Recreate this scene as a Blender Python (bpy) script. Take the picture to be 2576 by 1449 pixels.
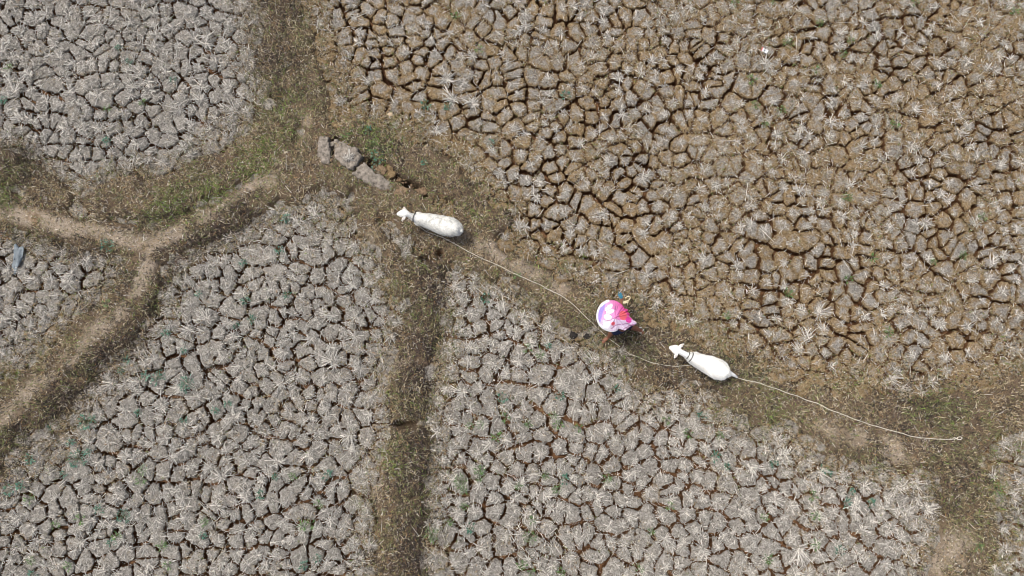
import bpy, bmesh, math
import numpy as np
from mathutils import Vector

# ------------------------------------------------------------------ clear
for o in list(bpy.data.objects):
    bpy.data.objects.remove(o, do_unlink=True)
scene = bpy.context.scene
C = scene.collection
rng = np.random.default_rng(11)

# ------------------------------------------------------------------ camera
TILT = math.radians(8.0)
HFOV = math.radians(73.0)
DIST = 12.05
CAMH = DIST * math.cos(TILT)
CAMY = -DIST * math.sin(TILT)
cam_d = bpy.data.cameras.new("camera")
cam_d.sensor_fit = 'HORIZONTAL'
cam_d.angle = HFOV
cam_d.clip_start = 0.1
cam_d.clip_end = 600
cam = bpy.data.objects.new("camera", cam_d)
C.objects.link(cam)
cam.location = (0, CAMY, CAMH)
cam.rotation_euler = (TILT, 0, 0)
scene.camera = cam

# ------------------------------------------------------------------ sky, sun, exposure
SUN_EL = math.radians(67)
SUN_TO = np.array([-0.90, 0.46])
SUN_TO = SUN_TO / np.linalg.norm(SUN_TO)
w = bpy.data.worlds.new("World")
scene.world = w
w.use_nodes = True
nt = w.node_tree
bg = nt.nodes["Background"]
sky = nt.nodes.new("ShaderNodeTexSky")
sky.sky_type = 'NISHITA'
sky.sun_disc = False
sky.dust_density = 6.0
sky.sun_elevation = SUN_EL
sky.sun_rotation = math.atan2(SUN_TO[0], SUN_TO[1])
nt.links.new(sky.outputs[0], bg.inputs[0])
bg.inputs[1].default_value = 0.12
sun_d = bpy.data.lights.new("sun", 'SUN')
sun_d.energy = 2.5
sun_d.angle = math.radians(10)
sun_d.color = (1.0, 0.975, 0.94)
sun = bpy.data.objects.new("sun", sun_d)
C.objects.link(sun)
sd = Vector((SUN_TO[0] * math.cos(SUN_EL), SUN_TO[1] * math.cos(SUN_EL), math.sin(SUN_EL)))
sun.rotation_euler = sd.to_track_quat('Z', 'Y').to_euler()
sun.location = (-8, 5, 14)
scene.view_settings.view_transform = 'Standard'
scene.view_settings.look = 'None'
scene.view_settings.gamma = 1.0
scene.view_settings.exposure = 0.47
scene.view_settings.use_curve_mapping = False
scene.render.engine = 'CYCLES'
scene.cycles.filter_width = 1.0

# ------------------------------------------------------------------ survey helpers
TH = math.tan(HFOV / 2)


def gp(u, v, z=0.0):
    """point at height z seen at (u, v) of a 2576 x 1449 survey print"""
    u = np.asarray(u, float); v = np.asarray(v, float)
    xn = (u - 1288) / 1288 * TH
    yn = (724.5 - v) / 1288 * TH
    dy = yn * math.cos(TILT) + math.sin(TILT)
    dz = yn * math.sin(TILT) - math.cos(TILT)
    t = (z - CAMH) / dz
    return np.stack([xn * t, CAMY + dy * t, np.broadcast_to(z, np.shape(t)) + 0 * t], -1)


K = 2576 / 3120.0                     # full-size print -> survey print


def gs(u, v, z=0.0):
    return gp(np.asarray(u, float) * K, np.asarray(v, float) * K, z)


PXM = 2 * DIST * TH / 2576            # metres for one survey pixel


# ------------------------------------------------------------------ noise
def _h(ix, iy, seed):
    n = (ix.astype(np.int64) * 374761393 + iy.astype(np.int64) * 668265263 + seed * 1442695041) & 0x7fffffff
    n = ((n ^ (n >> 13)) * 1274126177) & 0x7fffffff
    n = (n ^ (n >> 16)) & 0xffff
    return n / 65535.0


def vnoise(x, y, seed=0):
    x = np.asarray(x, float); y = np.asarray(y, float)
    ix = np.floor(x).astype(np.int64); iy = np.floor(y).astype(np.int64)
    fx = x - ix; fy = y - iy
    fx = fx * fx * (3 - 2 * fx); fy = fy * fy * (3 - 2 * fy)
    a = _h(ix, iy, seed); b = _h(ix + 1, iy, seed); c = _h(ix, iy + 1, seed); d = _h(ix + 1, iy + 1, seed)
    return (a * (1 - fx) + b * fx) * (1 - fy) + (c * (1 - fx) + d * fx) * fy


def fbm(x, y, f=1.0, o=3, seed=0):
    s = 0; a = 1; t = 0
    for k in range(o):
        s = s + a * vnoise(np.asarray(x) * f, np.asarray(y) * f, seed + 17 * k)
        t += a; a *= 0.5; f *= 2.03
    return s / t


def sstep(a, b, x):
    t = np.clip((x - a) / (b - a), 0, 1)
    return t * t * (3 - 2 * t)


# ------------------------------------------------------------------ mesh helpers
def mesh_arrays(name, verts, tris, cols=None, mat=None, smooth=True, attr=None):
    verts = np.asarray(verts, np.float32); tris = np.asarray(tris, np.int32)
    me = bpy.data.meshes.new(name)
    me.vertices.add(len(verts)); me.vertices.foreach_set("co", verts.ravel())
    n = len(tris)
    me.loops.add(n * 3); me.loops.foreach_set("vertex_index", tris.ravel())
    me.polygons.add(n)
    me.polygons.foreach_set("loop_start", np.arange(0, n * 3, 3, dtype=np.int32))
    me.polygons.foreach_set("loop_total", np.full(n, 3, np.int32))
    if smooth:
        me.polygons.foreach_set("use_smooth", np.ones(n, bool))
    if cols is not None:
        a = me.attributes.new("col", 'FLOAT_COLOR', 'POINT')
        c4 = np.ones((len(verts), 4), np.float32); c4[:, :3] = cols
        a.data.foreach_set("color", c4.ravel())
    if attr:
        for k, val in attr.items():
            a = me.attributes.new(k, 'FLOAT', 'POINT')
            a.data.foreach_set("value", np.asarray(val, np.float32))
    me.update(calc_edges=True)
    me.validate()
    if mat:
        me.materials.append(mat)
    return me


def link(name, me, parent=None, loc=None, rot=None, **props):
    o = bpy.data.objects.new(name, me)
    C.objects.link(o)
    if parent:
        o.parent = parent
    if loc is not None:
        o.location = tuple(float(q) for q in loc)
    if rot is not None:
        o.rotation_euler = rot
    for k, val in props.items():
        o[k] = val
    return o


class Soup:
    """gathers triangles of one mesh"""
    def __init__(s):
        s.v = []; s.t = []; s.c = []; s.n = 0

    def add(s, v, t, c=None):
        v = np.asarray(v, float).reshape(-1, 3); t = np.asarray(t, int).reshape(-1, 3)
        s.v.append(v); s.t.append(t + s.n); s.n += len(v)
        if c is not None:
            s.c.append(np.broadcast_to(np.asarray(c, float), (len(v), 3)))

    def mesh(s, name, mat, smooth=True):
        return mesh_arrays(name, np.concatenate(s.v), np.concatenate(s.t), np.concatenate(s.c) if s.c else None, mat, smooth)


def tube(points, radii, n=8, up=(0, 0, 1), caps=True):
    """lofted closed tube; radii: r or (half width, half height) for each point"""
    P = np.asarray(points, float)
    R = np.array([(r, r) if np.isscalar(r) else r for r in radii], float)
    T = np.gradient(P, axis=0)
    T /= np.linalg.norm(T, axis=1)[:, None] + 1e-9
    up = np.asarray(up, float)
    V = []; F = []
    a = np.arange(n) * 2 * math.pi / n
    for p, t, r in zip(P, T, R):
        u = up if abs(np.dot(t, up)) < 0.97 else np.array([1.0, 0.13, 0.0])
        s = np.cross(t, u); s /= np.linalg.norm(s)
        b = np.cross(s, t)
        V.append(p + np.outer(np.cos(a), s) * r[0] + np.outer(np.sin(a), b) * r[1])
    m = len(P)
    for i in range(m - 1):
        for j in range(n):
            k = (j + 1) % n
            q = (i * n + j, i * n + k, (i + 1) * n + k, (i + 1) * n + j)
            F += [(q[0], q[2], q[1]), (q[0], q[3], q[2])]
    V = np.concatenate(V)
    if caps:
        V = np.concatenate([V, P[:1], P[-1:]])
        c0, c1 = m * n, m * n + 1
        for j in range(n):
            k = (j + 1) % n
            F += [(c0, j, k), (c1, (m - 1) * n + k, (m - 1) * n + j)]
    return V, np.array(F)


def smooth_path(P, per=8):
    P = np.asarray(P, float)
    out = []
    Q = np.concatenate([[2 * P[0] - P[1]], P, [2 * P[-1] - P[-2]]])
    for i in range(1, len(Q) - 2):
        for t in np.linspace(0, 1, per, endpoint=False):
            a, b, c, d = Q[i - 1], Q[i], Q[i + 1], Q[i + 2]
            out.append(0.5 * ((2 * b) + (-a + c) * t + (2 * a - 5 * b + 4 * c - d) * t * t + (-a + 3 * b - 3 * c + d) * t ** 3))
    out.append(P[-1])
    return np.array(out)


def fuse(soup, voxel, smooth=6, factor=0.5):
    """one continuous skin over everything in the soup"""
    me = soup.mesh("skin_tmp", None)
    o = bpy.data.objects.new("skin_tmp", me); C.objects.link(o)
    m = o.modifiers.new("r", 'REMESH'); m.mode = 'VOXEL'; m.voxel_size = voxel; m.use_smooth_shade = True
    s = o.modifiers.new("s", 'SMOOTH'); s.iterations = smooth; s.factor = factor
    dg = bpy.context.evaluated_depsgraph_get(); dg.update()
    r = bpy.data.meshes.new_from_object(o.evaluated_get(dg))
    bpy.data.objects.remove(o, do_unlink=True)
    return r


# ------------------------------------------------------------------ materials
def mat_new(name, rough=0.9, spec=0.2):
    m = bpy.data.materials.new(name); m.use_nodes = True
    b = m.node_tree.nodes["Principled BSDF"]
    b.inputs["Roughness"].default_value = rough
    b.inputs["Specular IOR Level"].default_value = spec
    return m, m.node_tree, b


def N(nt, kind, **kw):
    n = nt.nodes.new(kind)
    for k, val in kw.items():
        if k.startswith("i_"):
            n.inputs[k[2:].replace("_", " ")].default_value = val
        else:
            setattr(n, k, val)
    return n


def world_pos(nt):
    return N(nt, "ShaderNodeNewGeometry").outputs["Position"]


def noise(nt, vec, scale, detail=4, rough=0.6, dist=0.0):
    n = N(nt, "ShaderNodeTexNoise")
    n.inputs["Scale"].default_value = scale; n.inputs["Detail"].default_value = detail
    n.inputs["Roughness"].default_value = rough; n.inputs["Distortion"].default_value = dist
    nt.links.new(vec, n.inputs["Vector"])
    return n.outputs["Fac"]


def ramp(nt, fac, stops):
    n = N(nt, "ShaderNodeValToRGB")
    e = n.color_ramp.elements
    while len(e) < len(stops):
        e.new(0.5)
    for el, (p, c) in zip(e, stops):
        el.position = p
        el.color = (*c, 1) if len(c) == 3 else c
    nt.links.new(fac, n.inputs["Fac"])
    return n.outputs["Color"]


def mix(nt, fac, a, b, blend='MIX'):
    n = N(nt, "ShaderNodeMix", data_type='RGBA', blend_type=blend)
    for val, key in ((fac, 0), (a, 6), (b, 7)):
        if isinstance(val, bpy.types.NodeSocket):
            nt.links.new(val, n.inputs[key])
        elif key == 0:
            n.inputs[0].default_value = val
        else:
            n.inputs[key].default_value = (*val, 1)
    return n.outputs[2]


def math_n(nt, op, a, b=None, clamp=False):
    n = N(nt, "ShaderNodeMath", operation=op, use_clamp=clamp)
    for i, val in enumerate((a, b)):
        if val is None:
            continue
        if isinstance(val, bpy.types.NodeSocket):
            nt.links.new(val, n.inputs[i])
        else:
            n.inputs[i].default_value = val
    return n.outputs[0]


def maprange(nt, x, a, b, c=0.0, d=1.0):
    n = N(nt, "ShaderNodeMapRange")
    n.interpolation_type = 'SMOOTHSTEP'
    nt.links.new(x, n.inputs[0])
    for i, val in enumerate((a, b, c, d)):
        n.inputs[i + 1].default_value = val
    return n.outputs[0]


def bump(nt, b, h, strength, dist):
    n = N(nt, "ShaderNodeBump")
    n.inputs["Strength"].default_value = strength; n.inputs["Distance"].default_value = dist
    nt.links.new(h, n.inputs["Height"]); nt.links.new(n.outputs[0], b.inputs["Normal"])


def attr_n(nt, name, out="Color"):
    n = N(nt, "ShaderNodeAttribute", attribute_name=name)
    return n.outputs[out]


def mat_clod():
    m, nt, b = mat_new("dried_mud", 0.95, 0.1)
    p = world_pos(nt)
    n_big = noise(nt, p, 1.1, 3)
    n_mid = noise(nt, p, 12, 4, 0.68, 0.8)
    n_fine = noise(nt, p, 22, 6, 0.80, 1.6)
    grey = ramp(nt, n_fine, [(0.36, (0.080, 0.071, 0.059)), (0.48, (0.285, 0.263, 0.226)), (0.62, (0.510, 0.485, 0.430))])
    brown = ramp(nt, n_fine, [(0.36, (0.070, 0.046, 0.022)), (0.48, (0.245, 0.170, 0.088)), (0.62, (0.420, 0.315, 0.180))])
    tint = attr_n(nt, "tint", "Fac"); core = attr_n(nt, "core", "Fac")
    f = math_n(nt, 'ADD', math_n(nt, 'MULTIPLY', n_mid, 1.0), math_n(nt, 'MULTIPLY', n_big, 0.95))
    f = math_n(nt, 'ADD', f, tint)
    f = math_n(nt, 'SUBTRACT', f, math_n(nt, 'MULTIPLY', core, 0.36))
    f = maprange(nt, f, 0.80, 1.20)
    col = mix(nt, f, grey, brown)
    stain = maprange(nt, noise(nt, p, 0.55, 4, 0.6), 0.3, 0.7, 0.84, 1.10)
    hs = N(nt, 'ShaderNodeHueSaturation'); nt.links.new(col, hs.inputs['Color']); nt.links.new(stain, hs.inputs['Value'])
    col = hs.outputs[0]
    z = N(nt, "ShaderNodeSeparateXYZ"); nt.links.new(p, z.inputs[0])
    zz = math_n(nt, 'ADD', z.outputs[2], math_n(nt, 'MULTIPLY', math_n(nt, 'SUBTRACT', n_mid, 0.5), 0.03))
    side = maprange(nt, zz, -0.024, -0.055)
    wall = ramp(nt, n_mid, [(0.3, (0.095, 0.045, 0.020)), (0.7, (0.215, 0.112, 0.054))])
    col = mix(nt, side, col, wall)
    nt.links.new(col, b.inputs["Base Color"])
    h = math_n(nt, 'ADD', math_n(nt, 'MULTIPLY', n_mid, 0.9), math_n(nt, 'MULTIPLY', n_fine, 0.6))
    bump(nt, b, h, 1.0, 0.085)
    return m


def mat_floor():
    m, nt, b = mat_new("crack_soil", 0.95, 0.1)
    p = world_pos(nt)
    n1 = noise(nt, p, 9, 5, 0.65)
    n2 = noise(nt, p, 45, 3, 0.6)
    c = ramp(nt, n1, [(0.3, (0.075, 0.038, 0.019)), (0.55, (0.170, 0.090, 0.045)), (0.75, (0.260, 0.155, 0.085))])
    nt.links.new(c, b.inputs["Base Color"])
    bump(nt, b, math_n(nt, 'ADD', n1, math_n(nt, 'MULTIPLY', n2, 0.4)), 0.8, 0.03)
    return m


def mat_bund():
    m, nt, b = mat_new("bund_soil", 0.95, 0.1)
    p = world_pos(nt)
    n1 = noise(nt, p, 5, 5, 0.65)
    n2 = noise(nt, p, 55, 4, 0.65, 0.8)
    worn_lit = attr_n(nt, "worn_lit", "Fac"); rust = attr_n(nt, "rust", "Fac")
    base = ramp(nt, n2, [(0.3, (0.045, 0.033, 0.022)), (0.52, (0.115, 0.083, 0.054)), (0.72, (0.240, 0.182, 0.118))])
    dust = ramp(nt, n2, [(0.30, (0.125, 0.098, 0.072)), (0.5, (0.265, 0.218, 0.165)), (0.70, (0.415, 0.350, 0.270))])
    red = ramp(nt, n2, [(0.3, (0.080, 0.045, 0.024)), (0.55, (0.190, 0.118, 0.065)), (0.75, (0.290, 0.200, 0.118))])
    f = maprange(nt, math_n(nt, 'ADD', worn_lit, math_n(nt, 'MULTIPLY', math_n(nt, 'SUBTRACT', n1, 0.5), 0.8)), 0.2, 0.75)
    c = mix(nt, f, base, dust)
    g = maprange(nt, math_n(nt, 'ADD', rust, math_n(nt, 'SUBTRACT', n1, 0.5)), 0.2, 0.7)
    c = mix(nt, g, c, red)
    nt.links.new(c, b.inputs["Base Color"])
    bump(nt, b, math_n(nt, 'ADD', math_n(nt, 'MULTIPLY', n1, 0.6), math_n(nt, 'MULTIPLY', n2, 0.5)), 0.9, 0.04)
    return m


def mat_vcol(name, rough=0.85, spec=0.2, trans=0.0):
    m, nt, b = mat_new(name, rough, spec)
    c = attr_n(nt, "col")
    n = noise(nt, world_pos(nt), 90, 2)
    v = maprange(nt, n, 0.2, 0.8, 0.82, 1.12)
    hsv = N(nt, "ShaderNodeHueSaturation")
    nt.links.new(c, hsv.inputs["Color"]); nt.links.new(v, hsv.inputs["Value"])
    nt.links.new(hsv.outputs[0], b.inputs["Base Color"])
    return m


def mat_plain(name, col, rough=0.7, spec=0.3, var=0.25, scale=40, bumpd=0.0, metal=0.0):
    m, nt, b = mat_new(name, rough, spec)
    n = noise(nt, world_pos(nt), scale, 4)
    lo = tuple(c * (1 - var) for c in col); hi = tuple(min(1, c * (1 + var)) for c in col)
    nt.links.new(ramp(nt, n, [(0.3, lo), (0.7, hi)]), b.inputs["Base Color"])
    b.inputs["Metallic"].default_value = metal
    if bumpd:
        bump(nt, b, n, 0.7, bumpd)
    return m


M_clod = mat_clod(); M_floor = mat_floor(); M_bund = mat_bund()
M_grass = mat_vcol("grass_blades"); M_straw = mat_vcol("dry_straw", 0.6, 0.3); M_leaf = mat_vcol("weed_leaf", 0.55, 0.35)

# ------------------------------------------------------------------ layout of the bunds (grassy field banks)
X0, X1, Y0, Y1 = -11.2, 11.2, -6.6, 7.2
BANKS = [
    [(705, -300, 92), (705, 0, 92), (725, 130, 92), (765, 250, 92), (805, 340, 100), (830, 420, 115)],
    [(830, 420, 125), (930, 470, 125), (1050, 550, 115), (1130, 595, 95)],
    [(880, 330, 60), (1030, 400, 85), (1150, 480, 80), (1230, 560, 70)],
    [(830, 420, 105), (690, 470, 90), (560, 540, 80), (430, 600, 80), (370, 660, 78), (330, 760, 92), (215, 880, 105), (95, 990, 112), (-60, 1110, 105), (-350, 1300, 100)],
    [(230, 505, 60), (420, 500, 85), (580, 430, 95), (690, 350, 95), (740, 280, 85)],
    [(370, 620, 72), (250, 590, 70), (120, 560, 66), (0, 525, 66), (-300, 480, 62)],
    [(-300, 400, 80), (0, 420, 78), (80, 440, 70), (160, 500, 55)],
    [(1100, 600, 88), (1080, 680, 85), (1060, 800, 82), (1035, 950, 76), (1020, 1100, 72), (1015, 1300, 80), (1010, 1449, 88), (1010, 1800, 90)],
    [(1130, 590, 85), (1290, 680, 72), (1450, 770, 80), (1580, 840, 98), (1750, 920, 95), (1900, 985, 92), (2060, 1050, 95), (2200, 1075, 105), (2360, 1085, 112), (2480, 1050, 100), (2600, 1030, 95), (2900, 960, 90)],
    [(2400, 1090, 110), (2430, 1200, 108), (2430, 1330, 100), (2415, 1449, 98), (2395, 1800, 95)],
    [(930, 560, 60), (985, 640, 62), (1010, 730, 55)],
]


def to_world_poly(pl):
    a = np.array(pl, float)
    return gp(a[:, 0], a[:, 1])[:, :2], a[:, 2] * PXM


BANKW = [to_world_poly(b) for b in BANKS]


def seg_field(P, poly, wid):
    """1 - d/w, largest over the segments"""
    best = np.full(len(P), -9.0)
    for i in range(len(poly) - 1):
        a, b = poly[i], poly[i + 1]
        ab = b - a
        t = np.clip(((P - a) @ ab) / (ab @ ab), 0, 1)
        d = np.linalg.norm(P - (a + t[:, None] * ab), axis=1)
        ww = wid[i] + (wid[i + 1] - wid[i]) * t
        best = np.maximum(best, 1 - d / ww)
    return best


def blobs(P, lst):
    """soft patches: (u, v, radius px, weight) in survey pixels"""
    out = np.zeros(len(P))
    for u, v, r, wt in lst:
        c = gp(u, v)[:2]
        d2 = ((P - c) ** 2).sum(1)
        out = np.maximum(out, wt * np.exp(-d2 / (r * PXM) ** 2))
    return out


def lines(P, lst):
    """soft strips: ([(u, v) ...], half width px, weight)"""
    out = np.zeros(len(P))
    for pts, r, wt in lst:
        a = np.array(pts, float)
        poly = gp(a[:, 0], a[:, 1])[:, :2]
        s = seg_field(P, poly, np.full(len(poly), r * PXM))
        d = 1 - s
        out = np.maximum(out, wt * np.exp(-d * d))
    return out


WORN_LIT_L = [
    ([(-60, 525), (60, 545), (180, 575), (330, 603), (380, 618)], 26, 1.0),
    ([(690, 455), (620, 485), (560, 515), (470, 575), (385, 620), (372, 690), (345, 740)], 24, 1.0),
    ([(310, 785), (230, 850), (150, 920), (60, 1005), (0, 1070), (-80, 1130)], 30, 0.75),
    ([(1165, 592), (1240, 630), (1330, 680), (1420, 735)], 28, 0.7),
    ([(975, 820), (965, 1000), (960, 1060), (950, 1160), (945, 1300)], 22, 0.6),  # sunlit left edge of the lower bank, painted as pale soil
    ([(760, 260), (770, 330), (800, 400)], 30, 0.55),
    ([(2060, 1075), (2160, 1100), (2240, 1130)], 34, 0.75),
    ([(1000, 500), (900, 480), (860, 470)], 40, 0.35),
]
WORN_B = [(2400, 1380, 60, 0.8), (2350, 1420, 50, 0.6), (2290, 1130, 40, 0.6), (1080, 360, 40, 0.6), (920, 610, 60, 0.5), (640, 640, 40, .4), (1010, 905, 40, .5), (2430, 1110, 40, .5), (800, 200, 30, .3)]
DARK_L = [
    ([(600, 540), (500, 610), (440, 690), (390, 780), (300, 880), (180, 980), (60, 1090), (-60, 1180)], 42, 1.0),  # dark blades, and the bank's shaded lower-right side put into their colour
    ([(1085, 680), (1080, 780), (1060, 880), (1040, 980), (1050, 1150), (1045, 1300), (1035, 1449), (1030, 1600)], 44, 1.0),  # shade of the lower bank's right slope, painted into the dark grass
    ([(700, 0), (705, 90), (690, 180), (715, 240)], 60, 0.6),
    ([(330, 570), (430, 545)], 22, 0.5),
    ([(1560, 870), (1700, 930), (1850, 950)], 50, 0.6),
    ([(0, 585), (120, 620), (260, 650), (330, 700)], 30, 0.6),
    ([(2400, 1180), (2390, 1260)], 60, 0.6),
]
DARK_B = [(50, 410, 90, 1.0), (2320, 1020, 95, 0.8), (2200, 1140, 60, .4), (1600, 800, 50, .4), (1090, 720, 40, .4), (870, 230, 30, .3)]
GREEN_B = [(675, 390, 38, 1.0), (440, 525, 45, 0.9), (540, 490, 40, 0.9), (390, 545, 30, .7), (25, 490, 40, 0.8), (725, 285, 45, 0.7), (640, 420, 50, .7), (735, 320, 40, .6), (930, 340, 50, .6), (960, 400, 45, .6),
           (1190, 515, 60, 0.45), (1000, 320, 40, .4), (2490, 1230, 40, .5), (1000, 1160, 50, 0.45), (1970, 1040, 50, .35), (2360, 1010, 60, .3), (560, 180, 30, .3), (880, 340, 40, .5)]
RUST_B = [(1060, 470, 60, .2), (1090, 630, 40, 1.0), (1110, 500, 50, .6), (2440, 1250, 60, .5), (2520, 1170, 50, .6), (95, 550, 25, .9), (1720, 990, 60, .5), (2120, 1050, 40, .5), (780, 540, 60, .35), (960, 560, 60, .5), (945, 1090, 30, .6), (1110, 1350, 40, .5), (1110, 1050, 40, .5), (830, 200, 40, .4)]
# crevices in the banks: (points, half width px, depth m)
CREV = [
    ([(912, 436), (930, 411), (956, 416), (988, 442), (1008, 455), (1042, 462), (1062, 480), (1068, 490)], 8, 0.50),
    ([(826, 408), (834, 380), (829, 363), (850, 350)], 6, 0.45),
    ([(1000, 1066), (1022, 1070), (1048, 1065)], 8, 0.45), ([(955, 1066), (975, 1068)], 5, .15),
    ([(1063, 652), (1086, 654)], 7, 0.30), ([(1106, 636), (1108, 646)], 7, 0.30),
    ([(2118, 1082), (2122, 1098), (2135, 1112), (2160, 1104), (2160, 1092)], 5, 0.22),
    ([(88, 652), (92, 662)], 6, 0.2), ([(890, 480), (885, 500)], 8, 0.10),
    ([(1218, 1135), (1227, 1143)], 4, 0.15), ([(1035, 1245), (1050, 1248)], 4, .2),
]

GRES = 0.04
gx = np.arange(X0, X1, GRES); gy = np.arange(Y0, Y1, GRES)
GXX, GYY = np.meshgrid(gx, gy)
GP = np.stack([GXX.ravel(), GYY.ravel()], 1)


def bank_raw(P):
    best = np.full(len(P), -9.0)
    for poly, wid in BANKW:
        best = np.maximum(best, seg_field(P, poly, wid))
    return best


_m = bank_raw(GP) + 0.95 * (fbm(GP[:, 0], GP[:, 1], 1.3, 3, 5) - 0.5) + 0.40 * (fbm(GP[:, 0], GP[:, 1], 6, 2, 9) - 0.5)
_h1 = 0.085 + 0.09 * (fbm(GP[:, 0], GP[:, 1], 1.2, 3, 21) - 0.5) + 0.05 * (fbm(GP[:, 0], GP[:, 1], 6, 3, 31) - 0.5)
_bz = -0.26 + (0.26 + _h1) * sstep(-0.05, 0.62, _m)
_bz = _bz + 0.012 * (fbm(GP[:, 0], GP[:, 1], 16, 2, 77) - 0.5) * 2
_crev = np.zeros(len(GP))
for pts, r, dep in CREV:
    a = np.array(pts, float); poly = gp(a[:, 0], a[:, 1])[:, :2]
    s = seg_field(GP, poly, np.full(len(poly), r * PXM * 1.5))
    _bz = _bz - dep * sstep(0.0, 0.55, s)
    _crev = np.maximum(_crev, sstep(-0.1, 0.35, s))
_fz = -0.215 + 0.07 * (fbm(GP[:, 0], GP[:, 1], 2.2, 3, 41) - 0.5) + 0.02 * (fbm(GP[:, 0], GP[:, 1], 14, 2, 43) - 0.5)
_worn_lit = np.clip(lines(GP, WORN_LIT_L) + blobs(GP, WORN_B), 0, 1) * np.clip(0.35 + 2.2 * (fbm(GP[:, 0], GP[:, 1], 3.6, 4, 61) - 0.27), 0, 1)
_dark = np.clip(lines(GP, DARK_L) + blobs(GP, DARK_B), 0, 1)
_green = np.clip(blobs(GP, GREEN_B), 0, 1)
_rust = np.clip(0.55 * blobs(GP, RUST_B) + 0.45 * sstep(0.30, 0.0, _m), 0, 1)


def grid_sample(arr, P):
    A = arr.reshape(GXX.shape)
    fx = np.clip((P[:, 0] - X0) / GRES, 0, len(gx) - 1.001); fy = np.clip((P[:, 1] - Y0) / GRES, 0, len(gy) - 1.001)
    ix = fx.astype(int); iy = fy.astype(int); fx = fx - ix; fy = fy - iy
    return (A[iy, ix] * (1 - fx) + A[iy, ix + 1] * fx) * (1 - fy) + (A[iy + 1, ix] * (1 - fx) + A[iy + 1, ix + 1] * fx) * fy


def surf_z(P):
    P = np.atleast_2d(P)[:, :2]
    m = grid_sample(_m, P)
    bz = grid_sample(_bz, P)
    return np.where(m > 0.28, bz, np.maximum(bz, top_z(P[:, 0], P[:, 1]) + 0.008))


def sz(p):
    return float(surf_z(np.array([p[:2]]))[0])


# ---- ground sheet (floor of the cracks), runs far beyond the frame
def ground_sheet():
    cx = np.concatenate([[-150, -80, -40, -22], np.arange(-15, 15.01, 0.12), [22, 40, 80, 150]])
    cy = np.concatenate([[-150, -80, -40, -18], np.arange(-10, 11.01, 0.12), [18, 40, 80, 150]])
    A, B = np.meshgrid(cx, cy)
    P = np.stack([A.ravel(), B.ravel()], 1)
    z = -0.215 + 0.07 * (fbm(P[:, 0], P[:, 1], 2.2, 3, 41) - 0.5) + 0.02 * (fbm(P[:, 0], P[:, 1], 14, 2, 43) - 0.5)
    inside = (P[:, 0] > X0) & (P[:, 0] < X1 - .1) & (P[:, 1] > Y0) & (P[:, 1] < Y1 - .1)
    z = z - np.where(inside, 0.55 * sstep(0.25, 0.5, grid_sample(_m, P)), 0)
    nx, ny = len(cx), len(cy)
    i = (np.arange(ny - 1)[:, None] * nx + np.arange(nx - 1)).ravel()
    T = np.concatenate([np.stack([i, i + 1, i + nx + 1], 1), np.stack([i, i + nx + 1, i + nx], 1)])
    o = link("ground", mesh_arrays("ground", np.column_stack([P, z]), T, mat=M_floor), kind="structure")
    o["label"] = "red brown soil at the bottom of the cracks"
    return o


ground = ground_sheet()


def bank_mesh():
    nx, ny = len(gx), len(gy)
    keep = (_m > -0.22).reshape(ny, nx)
    f = keep[:-1, :-1] | keep[1:, :-1] | keep[:-1, 1:] | keep[1:, 1:]
    i = (np.arange(ny - 1)[:, None] * nx + np.arange(nx - 1))[f]
    T = np.concatenate([np.stack([i, i + 1, i + nx + 1], 1), np.stack([i, i + nx + 1, i + nx], 1)])
    used = np.unique(T); remap = np.full(nx * ny, -1); remap[used] = np.arange(len(used))
    V = np.column_stack([GP, _bz])[used]
    me = mesh_arrays("earth_bank", V, remap[T], mat=M_bund, attr={"worn_lit": _worn_lit[used], "rust": _rust[used]})
    o = link("earth_bank_path", me, kind="structure")
    o["label"] = "raised grassy earth banks between the cracked plots"
    return o


bank = bank_mesh()

# ------------------------------------------------------------------ plots
PLOTS = {
    'upper_left': [(-900, -900), (715, -900), (715, 130), (790, 400), (560, 540), (380, 620), (0, 525), (-900, 450)],
    'upper_right': [(715, -900), (3600, -900), (3600, 900), (2600, 990), (2450, 1050), (2200, 1075), (1900, 985), (1580, 840), (1130, 590), (830, 420), (760, 250), (715, 130)],
    'left': [(-900, 450), (0, 525), (380, 620), (330, 760), (95, 990), (-900, 1600)],
    'lower_left': [(380, 620), (560, 540), (830, 420), (1130, 590), (1060, 800), (1015, 1300), (1010, 2400), (-900, 2400), (-900, 1600), (95, 990), (330, 760)],
    'lower_middle': [(1130, 590), (1580, 840), (1900, 985), (2200, 1075), (2400, 1090), (2415, 1330), (2380, 2400), (1010, 2400), (1015, 1300), (1060, 800)],
    'lower_right': [(2400, 1090), (2600, 990), (3600, 900), (3600, 2400), (2380, 2400), (2415, 1330)],
}
PLOT_TEXT = {
    'upper_left': 'in the upper left plot',
    'upper_right': 'in the upper right plot',
    'left': 'in the left edge plot',
    'lower_left': 'in the lower left plot',
    'lower_middle': 'in the lower middle plot',
    'lower_right': 'in the corner plot',
}
PLOTW = {k: gp(np.array(v, float)[:, 0], np.clip(np.array(v, float)[:, 1], -900, 2400))[:, :2] for k, v in PLOTS.items()}


def in_poly(P, poly):
    x, y = P[:, 0], P[:, 1]
    r = np.zeros(len(P), bool)
    j = len(poly) - 1
    for i in range(len(poly)):
        xi, yi = poly[i]; xj, yj = poly[j]
        c = ((yi > y) != (yj > y)) & (x < (xj - xi) * (y - yi) / (yj - yi + 1e-12) + xi)
        r ^= c
        j = i
    return r


def plot_of(P):
    out = np.full(len(P), '', dtype=object)
    for k, poly in PLOTW.items():
        out[in_poly(P, poly) & (out == '')] = k
    out[out == ''] = 'upper_right'
    return out


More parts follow.
